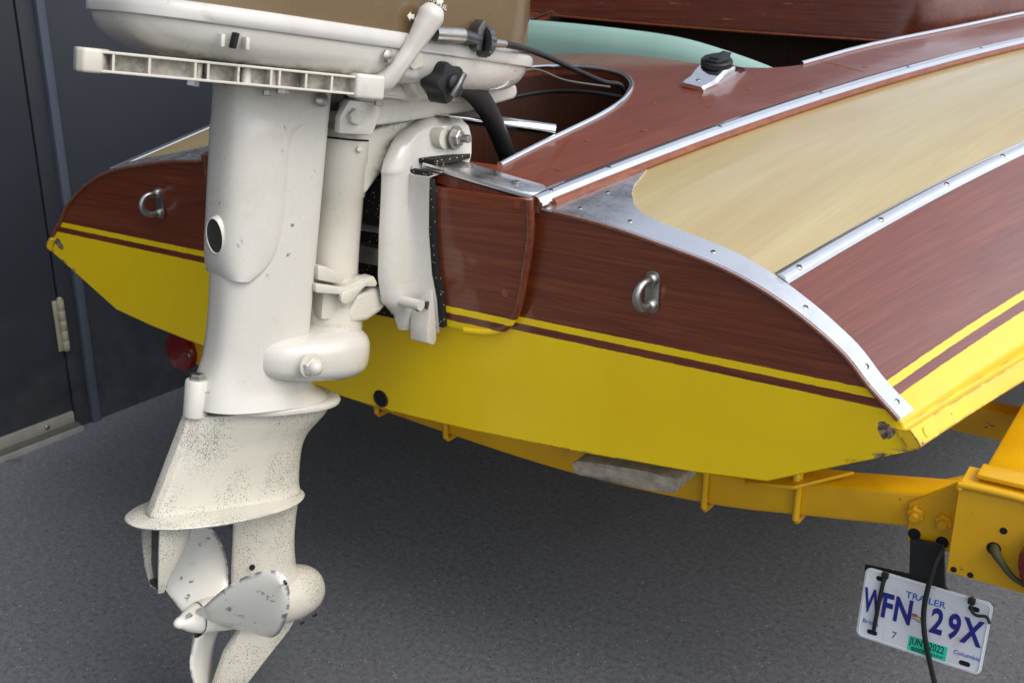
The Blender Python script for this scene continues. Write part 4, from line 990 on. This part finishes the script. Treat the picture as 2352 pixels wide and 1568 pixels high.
for sd in (1, -1):
    tobj('side_rail', box('rail', (.875, 1.35, .397), (.11, 2.3, .07), .006) if sd > 0 else box('rail', (-.62, 1.6, .397), (.11, 1.4, .07), .006), M_TRAILER)
    X0 = .833 if sd > 0 else -.60
    # bent lamp plate
    prof = [(-.0, .0), (0, .106), (.002, .113), (.008, .117), (.05, .119), (.05, .116), (.009, .114), (.005, .111), (.003, .106), (.003, 0)] if sd > 0 else [(0, -.02), (0, .06), (.004, .064), (.03, .066), (.03, .063), (.006, .061), (.003, .058), (.003, -.02)]
    lp0 = Vector((.83, .07, .396)) if sd > 0 else Vector((-.60, .2, .33))
    me = prism('lamp_plate', prof, lambda u, v, d: Vector((lp0.x+sd*d, lp0.y+u, lp0.z+v)), 0, .19 if sd > 0 else .06, .0008, 1)
    lamp = tobj('lamp_plate', me, M_TRAILER)
    if sd > 0:
     rr = [Vector((lp0.x+sd*t, lp0.y-.002, lp0.z+.117)) for t in (.002, .006, .075, .082)]; rr[0].z -= .006; rr[-1].z -= .006
     obj('plate_bar', tube('plate_bar', smooth_path(rr, 4), .0045, 10), M_TRAILER, lamp)
     obj('plate_lip', box('plate_lip', (lp0.x+sd*.065, lp0.y+.03, lp0.z+.125), (.10, .035, .006), .002), M_TRAILER, lamp)
     for x, z, r in ((.054, .072, .0042), (.008, .006, .0036), (.027, .005, .0036)):
        obj('bolt_hole', lathe('hole', (lp0.x+sd*x, lp0.y-.0002, lp0.z+z), (0, -1, 0), [(0, r), (.0005, r), (.0006, .0001)], 16), M_DARK, lamp)
     obj('cable_slot', lathe('slot', (lp0.x+sd*.047, lp0.y-.0002, lp0.z+.047), (0, -1, 0), [(0, .008), (.0005, .008), (.0006, .0001)], 16), M_DARK, lamp)
    lc = Vector((.954, .044, .451))
    if sd < 0: lc = Vector((-.685, .19, .334))
    tl = tobj('tail_lamp', lathe('tail_lamp', lc, (0, -1, 0), [(-.026, .03), (-.024, .046), (-.004, .048), (.0, .0475), (.004, .045), (.0075, .034), (.009, .02), (.0092, .0001)], 36), M_LENS, label='round red tail lamp on the port side' if sd < 0 else 'round red tail lamp at the right edge')
    if sd < 0:
        for v in tl.data.vertices: v.co = lc+(v.co-lc)*.86
    screw(tl, lc+Vector((-.034*sd, -.0068, .0)), (0, -1, .0), sc=1.2)
    if sd > 0:
        wp = smooth_path([lp0+Vector((.046, .01, .049)), lp0+Vector((.05, -.008, .047)), lp0+Vector((.06, -.014, .038)), lp0+Vector((.075, -.016, .025)), lp0+Vector((.10, -.008, .012))], 5)
        obj('lamp_wire', tube('wire', wp, [.0052, .0056, .0042, .0032, .003], 10), flat('olive_wire', lin(76, 78, 42), .6, .4), lamp)
# gusset with bolts
gp = [at(x, y, Y=.112) for x, y in [(2083, 1243), (2086, 1154), (2200, 1108), (2228, 1112), (2228, 1282)]]
gp[-1].x += .03; gp[-2].x += .03
gus = tobj('gusset', prism('gusset', [(p.x, p.z) for p in gp], lambda u, v, d: Vector((u, d, v)), .113, .118, .001, 1), M_TRAILER)
for p in ((2104, 1180), (2168, 1197)):
    q = at(*p, Y=.112); obj('gusset_bolt', hexnut('gb', (q.x, .113, q.z), (0, -1, 0), .0105, .008, .008), M_TRAILER, gus)
for p in ((2100, 1226), (2164, 1245)):
    q = at(*p, Y=.1125); obj('bolt_hole', lathe('gh', (q.x, .1129, q.z), (0, -1, 0), [(0, .0078), (.0005, .0078), (.0006, .0001)], 16), M_DARK, gus)
tobj('brace_plate', mesh('brace', [at(2180, 1112, Y=.18), at(2075, 1120, Y=.18), at(2240, 1085, Y=.3), at(2270, 1115, Y=.25)], [(0, 1, 2, 3)], False), M_TRAILER)
# u-bolts round the beam
def bzz(X):
    for a, b in zip(bz, bz[1:]):
        if a.x <= X <= b.x: return a.z+(b.z-a.z)*(X-a.x)/(b.x-a.x)
    return .4
for X in (.5, .63, .05, -.095):
    z = bzz(X)
    path = [Vector((X, BY-.006, z+.078)), Vector((X, BY-.006, z-.002)), Vector((X, BY-.001, z-.0065)), Vector((X, BY+.05, z-.0065)), Vector((X, BY+.061, z-.002)), Vector((X, BY+.061, z+.07))]
    tobj('u_bolt', tube('u_bolt', path, .0048, 10), M_TRAILER)
# bunk plate and its threaded end
for sd in (1, -1):
    bp = [(.565, .09), (.632, .088), (.69, .15), (.60, .16), (.555, .12)]
    if sd < 0: continue
    mp_ = tobj('bunk_plate', prism('bunk_plate', [(x*sd, y) for x, y in bp], lambda u, v, d: Vector((u, v, .440+.2*(abs(u)-.63)+d)), 0, .005, .001, 1), M_TRAILER)
    obj('threaded_end', lathe('stud', (.628*sd, .108, .441), (0, 0, 1), [(0, .0052), (.012, .0052), (.0125, .0048), (.02, .0048), (.021, .003)], 12), M_TRAILER, mp_)
# carpeted bunks
def bunk(X, wd, tilt, y0=.008):
    bm = bmesh.new(); V = []; nx, ny_ = 26, 16
    secs = []
    for j in range(ny_+1):
        y = y0+1.0*(j/ny_)**2; s = []
        for i in range(nx):
            t = 2*math.pi*i/nx; c_, s_ = math.cos(t), math.sin(t)
            u = wd*math.copysign(abs(c_)**.35, c_); v = .0125*math.copysign(abs(s_)**.45, s_)
            jit = random.uniform(-.0012, .0012)
            s.append(Vector((X+u+jit, y+(random.uniform(-.004, .004) if j == 0 else 0), .4225+v+(u+X-.4)*tilt+jit)))
        secs.append(s)
    return mesh('bunk', *rings(secs), True, 60)
tobj('carpet_bunk', bunk(.417, .08, .09, .03), M_CARPET)
me = bunk(.402, .078, .09, .3)
for v in me.vertices: v.co.x = -v.co.x
tobj('carpet_bunk', me, M_CARPET)
# ================================================================== licence plate and cable ties
pc0 = at(1990, 1300, Y=.098); pc1 = at(2283, 1386, Y=.098); pc2 = at(1985, 1443, Y=.098)
PW = (pc1-pc0).length; PH = .096
ex_ = (pc1-pc0).normalized(); ez_ = Vector((0, .12, 1)).normalized(); ez_ = (ez_-ex_*ez_.dot(ex_)).normalized(); ey_ = ez_.cross(ex_)   # ey_ points forward
PO = pc0-ez_*(PH/2)+ex_*(PW/2)
PMAT = Matrix.Translation(PO) @ Matrix((ex_, ez_, -ey_)).transposed().to_4x4()   # local x right, y up, z towards the viewer
plate = empty('licence_plate', PO, 'white trailer licence plate reading WFN 29X with a teal sticker', 'licence plate'); plate.matrix_world = PMAT
def rrect(w_, h, r, n=6):
    out = []
    for cx, cy, a0 in ((w_/2-r, h/2-r, 0), (-w_/2+r, h/2-r, 90), (-w_/2+r, -h/2+r, 180), (w_/2-r, -h/2+r, 270)):
        out += [(cx+r*math.cos(R(a0+90*i/n)), cy+r*math.sin(R(a0+90*i/n))) for i in range(n+1)]
    return out
idm = lambda u, v, d: Vector((u, v, d))
obj('plate_sheet', prism('sheet', rrect(PW, PH, .008), idm, -.001, .0006, .0003, 1), M_PLATE, plate)
rimp = [Vector((u, v, .0007)) for u, v in rrect(PW-.0055, PH-.0055, .0065)]; rimp.append(rimp[0])
obj('plate_rim', tube('rim', rimp, .0009, 6), M_PLATE, plate)
SX = PW/.293   # plate fractions below come from a 293 x 176 drawing
def pt(body, u, v, h, mat, xs=1., ext=.0003, off=0., name='plate_lettering', shear=0.):
    o = obj(name, text_mesh(body, h*1.38, mat, xs, ext, off, shear), None, plate); o.location = (u*PW, v*PH, .0008); return o
for ch, u in (('W', -.40), ('F', -.285), ('N', -.155), ('2', .115), ('9', .247), ('X', .385)):
    pt(ch, u, .03, .033, M_BLUE, .66 if ch not in 'W' else .5, .0007, .0013 if ch != 'W' else .0009)
pt('TRAILER', .0, .285, .0085, M_LBLUE, 1.1, .0003, .0001); pt('British', -.395, -.255, .0055, M_LBLUE, 1.); pt('Columbia', .375, -.285, .0055, M_LBLUE, 1.05)
obj('month_tab', prism('tab', rrect(.155*PW, .2*PH, .001), lambda u, v, d: Vector((u-.20*PW, v-.33*PH, d)), .0006, .0009), M_PLATE, plate)
pt('7', -.195, -.33, .0095, M_PRINT, 1., .0002)
stk = obj('decal', prism('decal', rrect(.305*PW, .215*PH, .002), lambda u, v, d: Vector((u+.075*PW, v-.365*PH, d)), .0006, .0009), M_TEAL, plate)
pt('JUN', -.015, -.325, .0088, M_PRINT, .72, .0002, .0002); pt('2022', .145, -.325, .0098, M_PRINT, .68, .0002, .0002); pt('75844044', .145, -.425, .0046, M_PRINT, .72, .0002)
bm = bmesh.new()
u = -.045
while u < .06:
    wv = random.choice((.002, .003, .005)); box_bm(bm, ((u+wv/2)*PW, -.425*PH, .0011), (wv*PW, .055*PH, .0002)); u += wv+random.choice((.002, .004))
obj('barcode', bm_mesh('barcode', bm, False), M_PRINT, plate)
# little wavy flag between the groups
for k, (mt_, v0) in enumerate(((M_LBLUE, .03), (M_RED, .012), (M_WMARK, -.003), (M_LBLUE, -.018), (M_RED, .045))):
    P = [((-.055+.11*i/8)*PW-.03*PW, (v0+.015*math.sin(i*.9))*PH) for i in range(9)]
    P = P+[(a, b-.011*PH) for a, b in P[::-1]]
    obj('flag_band', prism('band', P, idm, .0007, .001+.0001*k), mt_, plate)
obj('flag_sun', lathe('sun', (-.03*PW, .015*PH, .0009), (0, 0, 1), [(0, .0026), (.0004, .0026), (.0005, .0001)], 10), M_GOLD, plate)
for u, v in ((-.365, .39), (.365, .36), (-.37, -.385), (.37, -.40)):
    obj('bolt_slot', prism('slot', rrect(.085*PW, .065*PH, .0028), lambda a, b, d: Vector((a+u*PW, b+v*PH, d)), .0006, .0009), M_DARK, plate)
# black plate holder on the trailer
hb = [at(x, y, Y=.104) for x, y in [(2090, 1235), (2168, 1250), (2172, 1345), (2180, 1358), (2290, 1392), (1985, 1312), (1986, 1296), (2088, 1318)]]
hold = tobj('plate_holder', prism('holder', [(p.x, p.z) for p in hb], lambda u, v, d: Vector((u, d+.12*(.33-v)*-1*0, v)), .104, .1075, .001, 1), M_BLACK)
def tie(name, P, label, r=.0024, fl=2.2):
    me = mesh(name, *tube_vf(smooth_path(P, 6), r, 10)); obj('cable_tie', me, M_BLACK, label=label, cat='cable tie')
f_ = lambda u, v, z=.003: PMAT @ Vector((u*PW, v*PH, z))
tie('tie', [f_(-.335, .50, .002), f_(-.34, .40, .004), f_(-.348, .1, .005), f_(-.352, -.2, .005), f_(-.355, -.33, .004)], 'thin black cable tie hanging straight down over the W of the licence plate', .0026)
tie('tie', [f_(.34, .50, -.002), f_(.345, .42, .004), f_(.355, .34, .004), f_(.40, .31, .006), f_(.47, .33, .006), f_(.505, .26, .008)], 'short curled black cable tie at the right end of the licence plate', .0018)
for u in (-.337, .342):
    obj('tie_head', box('tie_head', (u*PW, .465*PH, .003), (.0085, .0075, .006), .0012), M_BLACK, plate)
P = [at(2166, 1262, Y=.095), at(2150, 1290, Y=.085), at(2134, 1340, Y=.08), at(2122, 1400, Y=.08), at(2124, 1460, Y=.08), at(2138, 1530, Y=.085), at(2152, 1590, Y=.09), at(2158, 1640, Y=.095)]
tie('tie', P, 'wide black cable tie bowing down across the middle of the licence plate', .0032)

lf = [at(12, 1060, Z=.006), at(28, 1056, Z=.011), at(48, 1058, Z=.006)]
secs = [[p+Vector((-.004*k, -.006*k, 0)), p+Vector((0, 0, .002)), p+Vector((.004*k, .006*k, 0)), p+Vector((0, 0, -.0005))] for p, k in zip(smooth_path(lf, 5), (.1, .5, .9, 1.2, 1.3, 1.3, 1.1, .9, .6, .3, .1))]
obj('dry_leaf', mesh('leaf', *rings(secs)), flat('dry_leaf_brown', lin(92, 64, 40), .8), label='small dry brown leaf on the asphalt by the door sill', cat='leaf')
